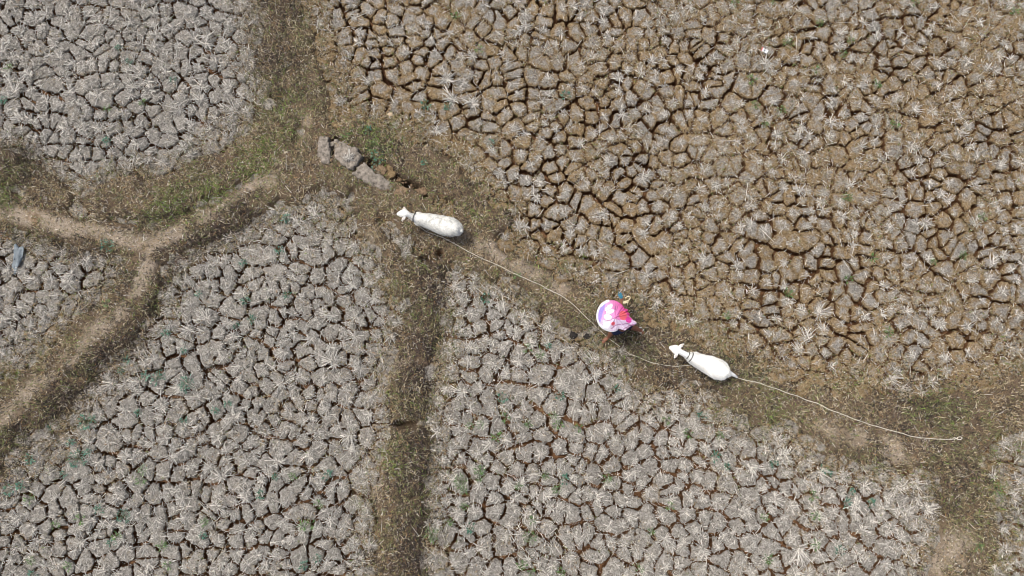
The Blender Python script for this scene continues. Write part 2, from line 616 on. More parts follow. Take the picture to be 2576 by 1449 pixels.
def zone_of(P):
    """picture words for a ground point: which strip down and across"""
    u, v = to_uv(P)
    rows = ['top edge', 'upper part', 'middle height', 'lower part', 'bottom edge']
    cols_ = ['far left', 'left', 'centre-left', 'centre', 'centre-right', 'right', 'far right']
    return [cols_[int(np.clip(a / 2576 * 7, 0, 6))] + ' at ' + rows[int(np.clip(b / 1449 * 5, 0, 4))] for a, b in zip(u, v)]


def to_uv(P):
    x, y = P[:, 0], P[:, 1] - CAMY
    yc = y * math.cos(TILT) - CAMH * math.sin(TILT)
    zc = y * math.sin(TILT) + CAMH * math.cos(TILT)
    return 1288 + x / zc / TH * 1288, 724.5 - yc / zc / TH * 1288


def in_frame(P, margin=0):
    """inside the picture of the ground (survey px margin)"""
    x, y = P[:, 0], P[:, 1] - CAMY
    dz = CAMH
    # camera coordinates
    yc = y * math.cos(TILT) - dz * math.sin(TILT)
    zc = y * math.sin(TILT) + dz * math.cos(TILT)
    u = 1288 + x / zc / TH * 1288; v = 724.5 - yc / zc / TH * 1288
    return (u > -margin) & (u < 2576 + margin) & (v > -margin) & (v < 1449 + margin)


# ------------------------------------------------------------------ clods (mud polygons between the cracks)
SP = 0.250
cells_x = np.arange(X0 + 0.1, X1, SP); cells_y = np.arange(Y0 + 0.1, Y1, SP * 0.9)
S = []
for j, yy in enumerate(cells_y):
    for i, xx in enumerate(cells_x):
        S.append((xx + (0.5 * SP if j % 2 else 0), yy))
S = np.array(S)
S += rng.uniform(-0.47, 0.47, S.shape) * SP
# warp so the polygon size drifts
S[:, 0] += 0.10 * (fbm(S[:, 0], S[:, 1], 0.9, 2, 3) - 0.5) * 2
S[:, 1] += 0.10 * (fbm(S[:, 0], S[:, 1], 0.9, 2, 4) - 0.5) * 2
S = S[rng.random(len(S)) > 0.15]
S = np.concatenate([S, rng.uniform((X0, Y0), (X1, Y1), (430, 2))])
coarse = rng.uniform((X0, Y0), (X1, Y1), (900, 2))


def coarse_id(P):
    P = P + 0.15 * np.stack([fbm(P[:, 0], P[:, 1], 2.5, 2, 51) - .5, fbm(P[:, 0], P[:, 1], 2.5, 2, 52) - .5], 1)
    out = np.empty(len(P), int)
    for i in range(0, len(P), 400):
        d = ((P[i:i + 400, None] - coarse[None]) ** 2).sum(2)
        out[i:i + 400] = d.argmin(1)
    return out


cid = coarse_id(S)
s_m = grid_sample(_m, S)
s_plot = plot_of(S)


def clip(poly, p, nrm):
    out = []
    d = [(q[0] - p[0]) * nrm[0] + (q[1] - p[1]) * nrm[1] for q in poly]
    k = len(poly)
    for i in range(k):
        a, b = poly[i], poly[(i + 1) % k]
        da, db = d[i], d[(i + 1) % k]
        if da <= 0:
            out.append(a)
        if (da < 0 < db) or (db < 0 < da):
            t = da / (da - db)
            out.append((a[0] + (b[0] - a[0]) * t, a[1] + (b[1] - a[1]) * t))
    return out


def pair_rand(i, j, s=0):
    a, b = (i, j) if i < j else (j, i)
    return float(_h(np.array([a * 7 + s]), np.array([b * 13 + 5]), 99)[0])


def resample(poly, n):
    P = np.array(poly + [poly[0]])
    L = np.concatenate([[0], np.cumsum(np.linalg.norm(np.diff(P, axis=0), axis=1))])
    t = np.linspace(0, L[-1], n, endpoint=False)
    return np.stack([np.interp(t, L, P[:, 0]), np.interp(t, L, P[:, 1])], 1)


def top_z(x, y):
    """gentle swell of the dried mud surface"""
    return 0.045 * (fbm(x, y, 1.3, 2, 57) - 0.5) + 0.022 * (fbm(x, y, 11, 2, 71) - 0.5)


def clod_mesh_data(poly, planes=None, zoff=0.0, depth=0.27, jag=0.021, dome=0.018, zslope=(0, 0), swell=True):
    """poly (world xy) -> local verts, tris, centre; planes: (point, normal, joined) of the neighbours"""
    q = []
    k = len(poly)
    for i in range(k):                                  # soften the corners
        a, b = poly[i], poly[(i + 1) % k]
        q += [(a[0] * .90 + b[0] * .10, a[1] * .90 + b[1] * .10), (a[0] * .10 + b[0] * .90, a[1] * .10 + b[1] * .90)]
    poly = q
    per = sum(math.dist(poly[i], poly[(i + 1) % len(poly)]) for i in range(len(poly)))
    n = int(min(46, max(14, per / 0.025)))
    R = resample(poly, n)
    c = R.mean(0)
    joined = np.zeros(n)
    if planes:
        pm = np.array([q_[0] for q_ in planes]); pn = np.array([q_[1] for q_ in planes]); pj = np.array([q_[2] for q_ in planes], float)
        dist = ((R[:, None] - pm[None]) * pn[None]).sum(2)
        joined = pj[dist.argmax(1)]
        joined = np.minimum(joined, np.minimum(np.roll(joined, 1), np.roll(joined, -1)) * 0.5 + joined * 0.5)
    D = R - c
    ln = np.linalg.norm(D, axis=1)[:, None] + 1e-6
    jj = (vnoise(R[:, 0] * 17, R[:, 1] * 17, 61) - 0.5) * 2 * jag + (vnoise(R[:, 0] * 47, R[:, 1] * 47, 62) - 0.5) * 2 * jag * 0.8
    jj = jj * (1 - joined * .8)
    R = c + D * (1 + jj[:, None] / ln)
    D = R - c
    rings = [(0.985, -depth, -depth), (1.0, -0.016, 0.0), (0.965, -0.001, 0.002), (0.70, 0.45 * dome, 0.45 * dome), (0.38, 0.9 * dome, 0.9 * dome)]
    V = []
    for s, z, zj in rings:
        q = c + D * s
        zz = z * (1 - joined) + zj * joined + zoff
        if z > -0.05 and swell:
            zz = zz + top_z(q[:, 0], q[:, 1])
        if -0.05 < z < -0.01:
            zz = zz + 0.016 * (vnoise(q[:, 0] * 30, q[:, 1] * 30, 73) - 0.5)
        zz = zz + (q - c) @ np.asarray(zslope)
        V.append(np.column_stack([q - c, zz]))
    V = np.concatenate(V + [np.array([[0, 0, dome + zoff + (float(top_z(c[0], c[1])) if swell else 0)]])])
    T = []
    j = np.arange(n); k = (j + 1) % n
    for r in range(len(rings) - 1):
        a = r * n
        T += [np.stack([a + j, a + k, a + n + k], 1), np.stack([a + j, a + n + k, a + n + j], 1)]
    a = (len(rings) - 1) * n
    T.append(np.stack([a + j, a + k, np.full(n, len(V) - 1)], 1))
    clod_mesh_data.core = np.concatenate([np.full(n, v_) for v_ in (0, 0, 0.05, 0.55, 0.9)] + [np.ones(1)])
    return V, np.concatenate(T), c


plot_empty = {}
for k in PLOTS:
    cx, cy = PLOTW[k].mean(0)
    e = link("cracked_field", None, kind="structure")
    e["label"] = "cracked dry mud field " + PLOT_TEXT[k]
    plot_empty[k] = e

from collections import defaultdict
bucket = defaultdict(list)
for i, p in enumerate(S):
    bucket[(int(p[0] // 0.5), int(p[1] // 0.5))].append(i)
clods = defaultdict(list)
clod_centres = []
for i, p in enumerate(S):
    if s_m[i] > 0.44:
        continue
    bx, by = int(p[0] // 0.5), int(p[1] // 0.5)
    near = [j for a in (-2, -1, 0, 1, 2) for b in (-2, -1, 0, 1, 2) for j in bucket.get((bx + a, by + b), ()) if j != i]
    near.sort(key=lambda j: (S[j, 0] - p[0]) ** 2 + (S[j, 1] - p[1]) ** 2)
    poly = [(p[0] - .5, p[1] - .5), (p[0] + .5, p[1] - .5), (p[0] + .5, p[1] + .5), (p[0] - .5, p[1] + .5)]
    edge = 1.0 - 0.55 * float(sstep(-0.2, 0.3, s_m[i]))
    planes = []
    pj_lim = {'upper_left': 0.22, 'upper_right': 0.18}.get(s_plot[i], 0.14)
    for j in near[:22]:
        d = S[j] - p
        L = math.hypot(*d)
        nrm = d / L
        r = pair_rand(i, j)
        if cid[i] != cid[j]:
            gap = 0.034 + 0.034 * r
            jn = 1.0 if r < 0.04 else 0.0
        else:
            jn = 1.0 if r < pj_lim else 0.0
            gap = 0.014 + 0.026 * r
        gap = -0.012 if jn else gap * edge
        mid = p + nrm * (L / 2 - gap / 2)
        poly = clip(poly, mid, nrm)
        planes.append((mid, nrm, jn))
        if len(poly) < 3:
            break
    if len(poly) < 3:
        continue
    A = 0.5 * abs(sum(poly[a][0] * poly[(a + 1) % len(poly)][1] - poly[(a + 1) % len(poly)][0] * poly[a][1] for a in range(len(poly))))
    if A < 0.006:
        continue
    zo = rng.uniform(-0.006, 0.006)
    V, T, c = clod_mesh_data(poly, planes, zo, dome=rng.uniform(0.0, 0.012), zslope=rng.normal(0, 0.02, 2))
    brown = {'upper_right': 0.22, 'upper_left': -0.22, 'left': -0.10, 'lower_left': -0.14, 'lower_middle': -0.11, 'lower_right': -0.05}[s_plot[i]]
    if s_plot[i] == 'upper_right':
        brown += 0.22 * (float(fbm(c[0], c[1], 0.35, 2, 81)) - 0.42) + 0.05 * (c[0] - 2) / 8
    brown += rng.normal(0, 0.05) + 0.22 * float(sstep(-0.5, 0.2, s_m[i]))
    clods[s_plot[i]].append((A, c, V, T, brown, clod_mesh_data.core))
    clod_centres.append((c[0], c[1], A, s_plot[i], float(V[-1, 2])))

for k, lst in clods.items():
    inf = in_frame(np.array([q[1] for q in lst]), 6)
    order = sorted(range(len(lst)), key=lambda q: (not inf[q], -lst[q][0]))
    rest = Soup(); rest_t = []; rest_c = []
    for rank, q in enumerate(order):
        A, c, V, T, tint, core = lst[q]
        if rank < 300 and inf[q]:
            me = mesh_arrays("clod", V, T, mat=M_clod, attr={"tint": np.full(len(V), tint), "core": core})
            link("clod", me, plot_empty[k], (c[0], c[1], 0))
        else:
            rest.add(V + np.array([c[0], c[1], 0]), T); rest_t.append(np.full(len(V), tint)); rest_c.append(core)
    if rest.n:
        me = mesh_arrays("clods", np.concatenate(rest.v), np.concatenate(rest.t), mat=M_clod, attr={"tint": np.concatenate(rest_t), "core": np.concatenate(rest_c)})
        link("clods", me, plot_empty[k], kind="stuff")

# ------------------------------------------------------------------ broken slabs of bank earth
M_slab = mat_plain("slab_earth", (0.185, 0.162, 0.134), 0.95, 0.1, 0.6, 16, 0.06)
M_slabr = mat_plain("slab_brown_earth", (0.170, 0.120, 0.076), 0.95, 0.1, 0.5, 24, 0.05)


SLAB_POLY = []


def slab(pts, label, mat, top=0.05, tilt=(0, 0), depth=0.24):
    a = np.array(pts, float) / 4.831 + np.array([900, 350])
    w_ = gs(a[:, 0], a[:, 1], 0.13)[:, :2]
    poly = [tuple(q) for q in w_[::-1]]
    SLAB_POLY.append(np.array(poly))
    V, T, c = clod_mesh_data(poly, None, 0, depth, 0.030, 0.012, tilt, False)
    V[:, 2] += np.where(V[:, 2] > -0.1, 0.03 * (fbm(V[:, 0] + c[0], V[:, 1] + c[1], 9, 3, 15) - 0.5), 0)
    me = mesh_arrays("earth_slab", V, T, mat=mat)
    zl_ = float(np.percentile(grid_sample(_bz, np.concatenate([w_, w_ * .5 + c * .5])), 75))
    o = link("earth_slab", me, None, (c[0], c[1], zl_ + 0.028 + top * 0.5))
    o["label"] = label; o["category"] = "earth slab"; o["group"] = "broken slabs of bank earth by the crevice"


slab([(330, 330), (480, 300), (490, 420), (520, 560), (480, 700), (380, 700), (310, 560)], "grey slab of cracked earth, uppermost left of the broken bank slabs", M_slab, 0.03)
slab([(560, 450), (640, 370), (900, 490), (1000, 640), (930, 720), (850, 830), (700, 730), (570, 640)], "grey earth slab carrying a stubble tuft in the broken bank", M_slab, 0.075, (0.10, -0.12))
slab([(1010, 700), (1110, 770), (1200, 860), (1300, 900), (1440, 1040), (1400, 1110), (1270, 1100), (980, 960), (830, 870), (910, 760)], "largest grey earth slab, long and below the dark crevice", M_slab, 0.03, (-0.05, 0.05))
slab([(1140, 740), (1230, 690), (1340, 800), (1290, 870), (1190, 830)], "tan brown earth chunk on the upper side of the crevice", M_slabr, -0.02, (0.1, -0.1))
slab([(1010, 640), (1100, 590), (1170, 690), (1100, 740)], "small brown earth chunk wedged at the top of the crevice", M_slabr, -0.01)
slab([(1440, 1110), (1560, 1040), (1680, 1090), (1600, 1160), (1430, 1160)], "brown earth chunk at the lower end of the crevice", M_slabr, -0.02)
slab([(1740, 1060), (1900, 1040), (1940, 1080), (1850, 1190), (1760, 1140)], "brown earth chunk above the dirty sheep's back", M_slabr, -0.02)
slab([(500, 370), (600, 330), (625, 380), (570, 440), (500, 430)], "small grey earth chunk between the two upper slabs", M_slab, 0.0)


# ------------------------------------------------------------------ grass
PAL = {
    'tan': (0.310, 0.240, 0.140), 'straw': (0.480, 0.420, 0.300), 'olive': (0.165, 0.158, 0.078), 'dark': (0.034, 0.029, 0.023),
    'purple': (0.095, 0.066, 0.055), 'green': (0.150, 0.215, 0.050), 'rust': (0.270, 0.165, 0.075), 'grey': (0.330, 0.300, 0.260),
}
PALN = list(PAL); PALV = np.array([PAL[k] for k in PALN])


def blades(P, z, length, width, color, lean=(0.15, 0.75), curl=0.9, r=rng):
    """curved strips; returns verts, tris, colours"""
    n = len(P)
    az = r.uniform(0, 2 * math.pi, n)
    e1 = r.uniform(lean[0], lean[1], n) * math.pi / 2
    e2 = e1 - r.uniform(0.1, 0.8, n)
    az2 = az + r.normal(0, curl, n)
    L = length * r.uniform(0.6, 1.4, n)
    Wd = width * r.uniform(0.7, 1.3, n)
    b = np.column_stack([P[:, 0], P[:, 1], z])
    d1 = np.stack([np.cos(az) * np.cos(e1), np.sin(az) * np.cos(e1), np.sin(e1)], 1)
    d2 = np.stack([np.cos(az2) * np.cos(e2), np.sin(az2) * np.cos(e2), np.sin(e2)], 1)
    mid = b + d1 * (L * 0.5)[:, None]
    tip = mid + d2 * (L * 0.5)[:, None]
    tip[:, 2] = np.maximum(tip[:, 2], z + 0.004)
    s1 = np.stack([-np.sin(az), np.cos(az), r.normal(0, 0.35, n)], 1) * (Wd / 2)[:, None]
    s2 = np.stack([-np.sin(az2), np.cos(az2), r.normal(0, 0.35, n)], 1) * (Wd / 2)[:, None]
    V = np.stack([b - s1, b + s1, mid + s2, mid - s2, tip], 1).reshape(-1, 3)
    base = (np.arange(n) * 5)[:, None]
    T = (base[:, :, None] + np.array([[0, 1, 2], [0, 2, 3], [3, 2, 4]])[None]).reshape(-1, 3)
    Cc = np.repeat(color, 5, axis=0)
    return V, T, Cc


def pick(weights, r=rng):
    """weights: n x len(PAL) -> colour rows"""
    cum = np.cumsum(weights, 1); cum /= cum[:, -1:]
    k = (r.random(len(weights))[:, None] > cum).sum(1)
    c = PALV[np.minimum(k, len(PALN) - 1)]
    return c * r.uniform(0.7, 1.25, (len(c), 1))


def bank_grass():
    n = 1700000
    P = rng.uniform((X0, Y0), (X1, Y1), (n, 2))
    P = P[grid_sample(_m, P) > -0.75]
    P = P[in_frame(P, 170)]
    n = len(P)
    m = grid_sample(_m, P)
    wn = grid_sample(_worn_lit, P); dk = grid_sample(_dark, P); gr = grid_sample(_green, P); ru = grid_sample(_rust, P)
    clump = fbm(P[:, 0], P[:, 1], 5.5, 3, 91)
    dens = (0.30 * sstep(-0.75, -0.05, m) + 0.70 * sstep(-0.15, 0.30, m)) * np.clip(0.30 + 1.9 * (clump - 0.25), 0.10, 1) * (1 - 0.50 * wn) * (1 - 0.40 * ru) * 0.8
    dens = dens * (0.72 + 0.28 * np.maximum(dk, gr))
    dens = dens * (1 - 0.9 * grid_sample(_crev, P))
    for sp_ in SLAB_POLY:
        dens = dens * np.where(in_poly(P, sp_), 0.22, 1.0)
    keep = rng.random(n) < dens
    P = P[keep]; m = m[keep]; wn = wn[keep]; dk = dk[keep]; gr = gr[keep]; ru = ru[keep]
    z = surf_z(P) - 0.004
    pn = fbm(P[:, 0], P[:, 1], 1.1, 3, 101)
    zn2 = sstep(0.48, 0.62, fbm(P[:, 0], P[:, 1], 1.9, 3, 203)); zn3 = sstep(0.50, 0.64, fbm(P[:, 0], P[:, 1], 2.4, 3, 207))
    W = np.zeros((len(P), len(PALN)))
    W[:, PALN.index('tan')] = 1.0 + 1.2 * sstep(0.45, 0.7, pn) + 1.5 * wn - 0.7 * dk
    W[:, PALN.index('straw')] = 0.60 + 0.4 * sstep(0.5, 0.75, pn) + 0.3 * wn
    W[:, PALN.index('olive')] = 1.0 + 0.7 * gr + 3.0 * zn2
    W[:, PALN.index('dark')] = 1.3 + 2.2 * zn3 + 4.0 * dk - 0.6 * wn
    W[:, PALN.index('purple')] = 0.75 + 2.2 * dk - 0.5 * wn
    W[:, PALN.index('green')] = 0.12 + 0.5 * zn2 + 6.0 * gr ** 1.2
    W[:, PALN.index('rust')] = 0.25 + 1.0 * ru
    W[:, PALN.index('grey')] = 0.55
    col = pick(np.maximum(W, 0.01))
    L = 0.090 + 0.03 * dk + 0.03 * gr - 0.03 * wn
    V, T, Cc = blades(P, z, L, 0.0078, col, (0.1, 0.8), 1.3)
    return mesh_arrays("dry_grass", V, T, Cc, M_grass, smooth=False)


o = link("dry_grass", bank_grass(), kind="stuff")
o["label"] = "short curly dry grass covering the earth banks"; o["category"] = "grass"


def field_fuzz():
    """short dry moss-like grass growing on the clods, mostly in the upper right plot"""
    n = 620000
    P = rng.uniform((X0, Y0), (X1, Y1), (n, 2))
    P = P[in_frame(P, 120)]
    m = grid_sample(_m, P)
    pl = plot_of(P)
    base = np.full(len(P), 0.30)
    base[pl == 'upper_right'] = 0.85
    base[pl == 'lower_right'] = 0.3
    base[pl == 'upper_left'] = 0.22
    patch = fbm(P[:, 0], P[:, 1], 1.4, 3, 111)
    small = fbm(P[:, 0], P[:, 1], 4.5, 2, 113)
    d = base * sstep(0.42, 0.60, patch * 0.55 + small * 0.45) + 0.5 * sstep(-0.6, 0.05, m)
    keep = (rng.random(len(P)) < d) & (m < 0.25)
    P = P[keep]
    z = surf_z(P) + rng.uniform(-0.012, 0.008, len(P))
    ur = (plot_of(P) == 'upper_right') * 1.0
    W = np.zeros((len(P), len(PALN)))
    W[:, PALN.index('tan')] = 0.6 + 0.8 * ur
    W[:, PALN.index('rust')] = 0.2 + 0.6 * ur
    W[:, PALN.index('olive')] = 0.35
    W[:, PALN.index('straw')] = 0.35
    W[:, PALN.index('purple')] = 0.25
    W[:, PALN.index('green')] = 0.05
    W[:, PALN.index('grey')] = 1.6 - 1.0 * ur
    W[:, PALN.index('dark')] = 0.5 - 0.3 * ur
    V, T, Cc = blades(P, z, np.full(len(P), 0.055), 0.0085, pick(W), (0.1, 0.7))
    return mesh_arrays("fuzz", V, T, Cc, M_grass, smooth=False)


o = link("short_brown_grass", field_fuzz(), kind="stuff")
o["label"] = "short brown dry grass growing on the mud clods"; o["category"] = "grass"


# ------------------------------------------------------------------ straw: stubble tufts
def straws(base, az, el, L, wd, col, droop=0.1):
    """three sided hollow straws, one bend each"""
    n = len(az)
    base = np.broadcast_to(base, (n, 3))
    d = np.stack([np.cos(az) * np.cos(el), np.sin(az) * np.cos(el), np.sin(el)], 1)
    el2 = el - droop
    d2 = np.stack([np.cos(az) * np.cos(el2), np.sin(az) * np.cos(el2), np.sin(el2)], 1)
    p0 = base; p1 = base + d * (L * .55)[:, None]; p2 = p1 + d2 * (L * .45)[:, None]
    s = np.stack([-np.sin(az), np.cos(az), 0 * az], 1)
    u = np.cross(d, s)
    V = []
    for p, k in ((p0, 0.8), (p1, 1.0), (p2, 0.85)):
        for a in (math.pi / 2, math.pi * 7 / 6, math.pi * 11 / 6):
            V.append(p + (s * math.cos(a) - u * math.sin(a) * -1) * (wd * k)[:, None])
    V = np.stack(V, 1)
    T = []
    for r in (0, 3):
        for j in range(3):
            k = (j + 1) % 3
            T += [(r + j, r + k, r + 3 + k), (r + j, r + 3 + k, r + 3 + j)]
    T += [(6, 7, 8)]
    T = (np.arange(n) * 9)[:, None, None] + np.array(T)[None]
    Cc = np.repeat(col, 9, axis=0)
    return V.reshape(-1, 3), T.reshape(-1, 3), Cc


def straw_cols(n, r, grey=0.35):
    c = np.where(r.random((n, 1)) < grey, np.array([[0.40, 0.375, 0.335]]), np.array([[0.76, 0.725, 0.65]]))
    return c * r.uniform(0.72, 1.2, (n, 1))


def tuft(kind, r):
    """kind: small / mid / big / fan"""
    s = Soup()
    n = {'small': r.integers(6, 12), 'mid': r.integers(10, 20), 'big': r.integers(20, 34), 'fan': r.integers(12, 22)}[kind]
    Lr = {'small': (0.06, 0.13), 'mid': (0.08, 0.19), 'big': (0.11, 0.26), 'fan': (0.10, 0.22)}[kind]
    if kind == 'fan':
        az = r.normal(0, 0.55, n)
    else:
        az = r.uniform(0, 2 * math.pi, n)
        if r.random() < 0.8:                             # a lopsided tuft
            az = np.where(r.random(n) < 0.72, r.normal(r.uniform(0, 6.28), 0.65, n), az)
    el = np.clip(r.normal(0.38, 0.28, n), 0.04, 1.2)
    L = r.uniform(*Lr, n) * 0.88
    b = np.column_stack([r.normal(0, 0.018, n), r.normal(0, 0.018, n), np.full(n, -0.004)])
    V, T, Cc = straws(b, az, el, L, r.uniform(0.0036, 0.0054, n), straw_cols(n, r, 0.38) * r.uniform(0.75, 1.1, (n, 1)), 0.12)
    s.add(V, T, Cc)
    # short cut stumps at the root
    k = 3 * n
    az = r.uniform(0, 2 * math.pi, k)
    b = np.column_stack([np.cos(az) * np.abs(r.normal(0, 0.035, k)), np.sin(az) * np.abs(r.normal(0, 0.035, k)), np.full(k, -0.002)])
    V, T, Cc = straws(b, az, r.uniform(0.05, 0.8, k), r.uniform(0.025, 0.085, k), r.uniform(0.0040, 0.0060, k), straw_cols(k, r, 0.6) * r.uniform(0.55, 1.1, (k, 1)), 0.1)
    s.add(V, T, Cc)
    return s


TUFTS = {k: [tuft(k, rng) for _ in range(12)] for k in ('small', 'mid', 'big', 'fan')}
TUFT_ME = {k: [t.mesh("rice_stubble", M_straw) for t in v] for k, v in TUFTS.items()}

BIG_SPOTS = [(880, 1095, 'fan', -1.6, 1.7), (835, 905, 'big', 0.3, 1.5), (520, 800, 'fan', 2.9, 1.6), (715, 885, 'big', 0, 1.2), (585, 1045, 'fan', .9, 1.4), (470, 960, 'big', 0, 1.2),
             (1125, 200, 'big', 0.2, 1.3), (1140, 250, 'big', 1.4, 1.4), (1190, 260, 'big', 0, 1.2), (1095, 330, 'big', 2, 1.1), (2280, 1290, 'fan', 1.0, 1.5), (2240, 1330, 'fan', 2.6, 1.5), (1970, 1150, 'fan', 1.7, 1.5),
             (2010, 1380, 'fan', -1.0, 1.6), (2060, 1190, 'fan', .1, 1.3), (700, 1160, 'big', 0, 1.2), (410, 1020, 'big', 0, 1.3), (455, 975, 'big', 0, 1.3), (430, 1150, 'fan', 0, 1.3), (560, 1200, 'big', 0, 1.3),
             (2060, 790, 'fan', 1.2, 1.4), (2030, 850, 'fan', 1.3, 1.4), (620, 1250, 'big', 0, 1.1), (830, 1310, 'fan', .6, 1.2), (1925, 160, 'big', 0, 1.1), (505, 250, 'big', 0, 1.2), (590, 280, 'big', 1.1, 1.2),
             (700, 315, 'big', 2.2, 1.1), (1040, 1030, 'fan', .2, .8), (2150, 1270, 'big', 0, 1.2), (2330, 1280, 'big', 2, 1.3), (1500, 1250, 'big', 2, 1.2), (1770, 1390, 'big', 1, 1.1)]

tl = []
for u, v, kd, rot, sc in BIG_SPOTS:
    q = gp(u, v)
    if float(grid_sample(_m, q[None, :2])[0]) > 0.4:
        continue
    tl.append([q[0], q[1], 0.010, kd, rot, sc * 0.9, None, 1.0 + sc])
for x, y, A, pl, zo in clod_centres:
    mm = float(grid_sample(_m, np.array([[x, y]]))[0])
    if mm > 0.2:
        continue
    dens = {'upper_right': 0.50, 'upper_left': 0.80, 'left': 0.8, 'lower_left': 0.92, 'lower_middle': 0.95, 'lower_right': 0.95}[pl]
    dense = float(fbm(x, y, 0.45, 2, 131))
    if pl == 'upper_right':
        u_right = (x - 5) / 6
        dens *= 0.75 + 0.5 * (dense > 0.5)
    cnt = 1 + (A > 0.095)
    for _ in range(cnt):
        if rng.random() > dens:
            continue
        if pl == 'upper_right':
            kd = rng.choice(['small', 'mid', 'fan'], p=[0.62, 0.26, 0.12]); sc = rng.uniform(0.7, 1.05)
        elif pl == 'upper_left':
            kd = rng.choice(['small', 'mid', 'big', 'fan'], p=[0.40, 0.4, 0.10, 0.1]); sc = rng.uniform(0.75, 1.2)
        else:
            kd = rng.choice(['small', 'mid', 'big', 'fan'], p=[0.36, 0.40, 0.10, 0.14]); sc = rng.uniform(0.7, 1.05)
        rr = math.sqrt(A) * 0.22
        tl.append([x + rng.normal(0, rr), y + rng.normal(0, rr), zo + 0.002, kd, rng.uniform(0, 6.28), sc, None, sc * {'small': .5, 'mid': .8, 'big': 1.15, 'fan': .95}[kd]])
# stray tufts creeping on to the banks
for _ in range(260):
    q = rng.uniform((X0, Y0), (X1, Y1))
    mm = float(grid_sample(_m, q[None])[0])
    if 0.05 < mm < 0.33:
        tl.append([q[0], q[1], sz(q), rng.choice(['small', 'mid', 'fan']), rng.uniform(0, 6.28), rng.uniform(0.7, 1.0), None, 0.4])

tp = np.array([[t[0], t[1]] for t in tl])
tpl = plot_of(tp); tzone = zone_of(tp); tin = in_frame(tp, -4)
order = sorted(range(len(tl)), key=lambda q: (not tin[q], -tl[q][7]))
rest = Soup()
for rank, q in enumerate(order):
    x, y, z, kd, rot, sc, _, _ = tl[q]
    idx = int(rng.integers(0, 12))
    if rank < 300:
        o = link("rice_stubble", TUFT_ME[kd][idx], None, (x, y, z), (0, 0, rot))
        o.scale = (sc, sc, sc)
        word = {'small': 'small sparse', 'mid': 'medium starburst', 'big': 'large starburst', 'fan': 'one-sided fan'}[kd]
        vv = np.concatenate(TUFTS[kd][idx].v).mean(0); da = math.degrees(math.atan2(vv[1], vv[0]) + rot) % 360
        lean = "fanning " + ["right", "up-right", "up", "up-left", "left", "down-left", "down", "down-right"][int((da + 22.5) // 45) % 8]
        o["label"] = word + " stubble tuft " + lean + " " + PLOT_TEXT[tpl[q]] + ", " + tzone[q]
        o["category"] = "stubble"; o["group"] = "rice stubble tufts " + PLOT_TEXT[tpl[q]]
    else:
        t = TUFTS[kd][idx]
        V = np.concatenate(t.v) * sc
        c, s_ = math.cos(rot), math.sin(rot)
        V = V @ np.array([[c, s_, 0], [-s_, c, 0], [0, 0, 1]]) + np.array([x, y, z])
        rest.add(V, np.concatenate(t.t), np.concatenate(t.c))
o = link("stubble_litter", rest.mesh("stubble_litter", M_straw), kind="stuff")
o["label"] = "smaller tufts of dry rice stubble over the cracked fields"; o["category"] = "stubble"


def straw_litter():
    n = 95000
    P = rng.uniform((X0, Y0), (X1, Y1), (n, 2))
    m = grid_sample(_m, P); pl = plot_of(P)
    pr = np.full(n, 0.6)
    pr[pl == 'upper_left'] = 1.0; pr[pl == 'upper_right'] = 0.32; pr[pl == 'lower_left'] = 0.9; pr[pl == 'lower_middle'] = 0.9
    pr = pr * np.where(m > 0.1, 0.22, 1.0)
    keep = (rng.random(n) < pr) & in_frame(P, 120)
    P = P[keep]; k = len(P)
    z = surf_z(P) + rng.uniform(0.008, 0.03, k)
    L = np.exp(rng.normal(math.log(0.045), 0.6, k)).clip(0.02, 0.36)
    V, T, Cc = straws(np.column_stack([P, z]), rng.uniform(0, 6.28, k), rng.normal(0.02, 0.08, k), L, rng.uniform(0.0030, 0.0050, k), straw_cols(k, rng, 0.5), 0.05)
    return mesh_arrays("straw_litter", V, T, Cc, M_straw)


o = link("straw_litter", straw_litter(), kind="stuff")
o["label"] = "loose bits of pale straw strewn over fields and banks"; o["category"] = "straw"

# ------------------------------------------------------------------ green weeds
Z = 1040 / 2576


def zl(ox, oy, lst):
    return [(ox + a * Z, oy + b * Z, t) for a, b, t in lst]


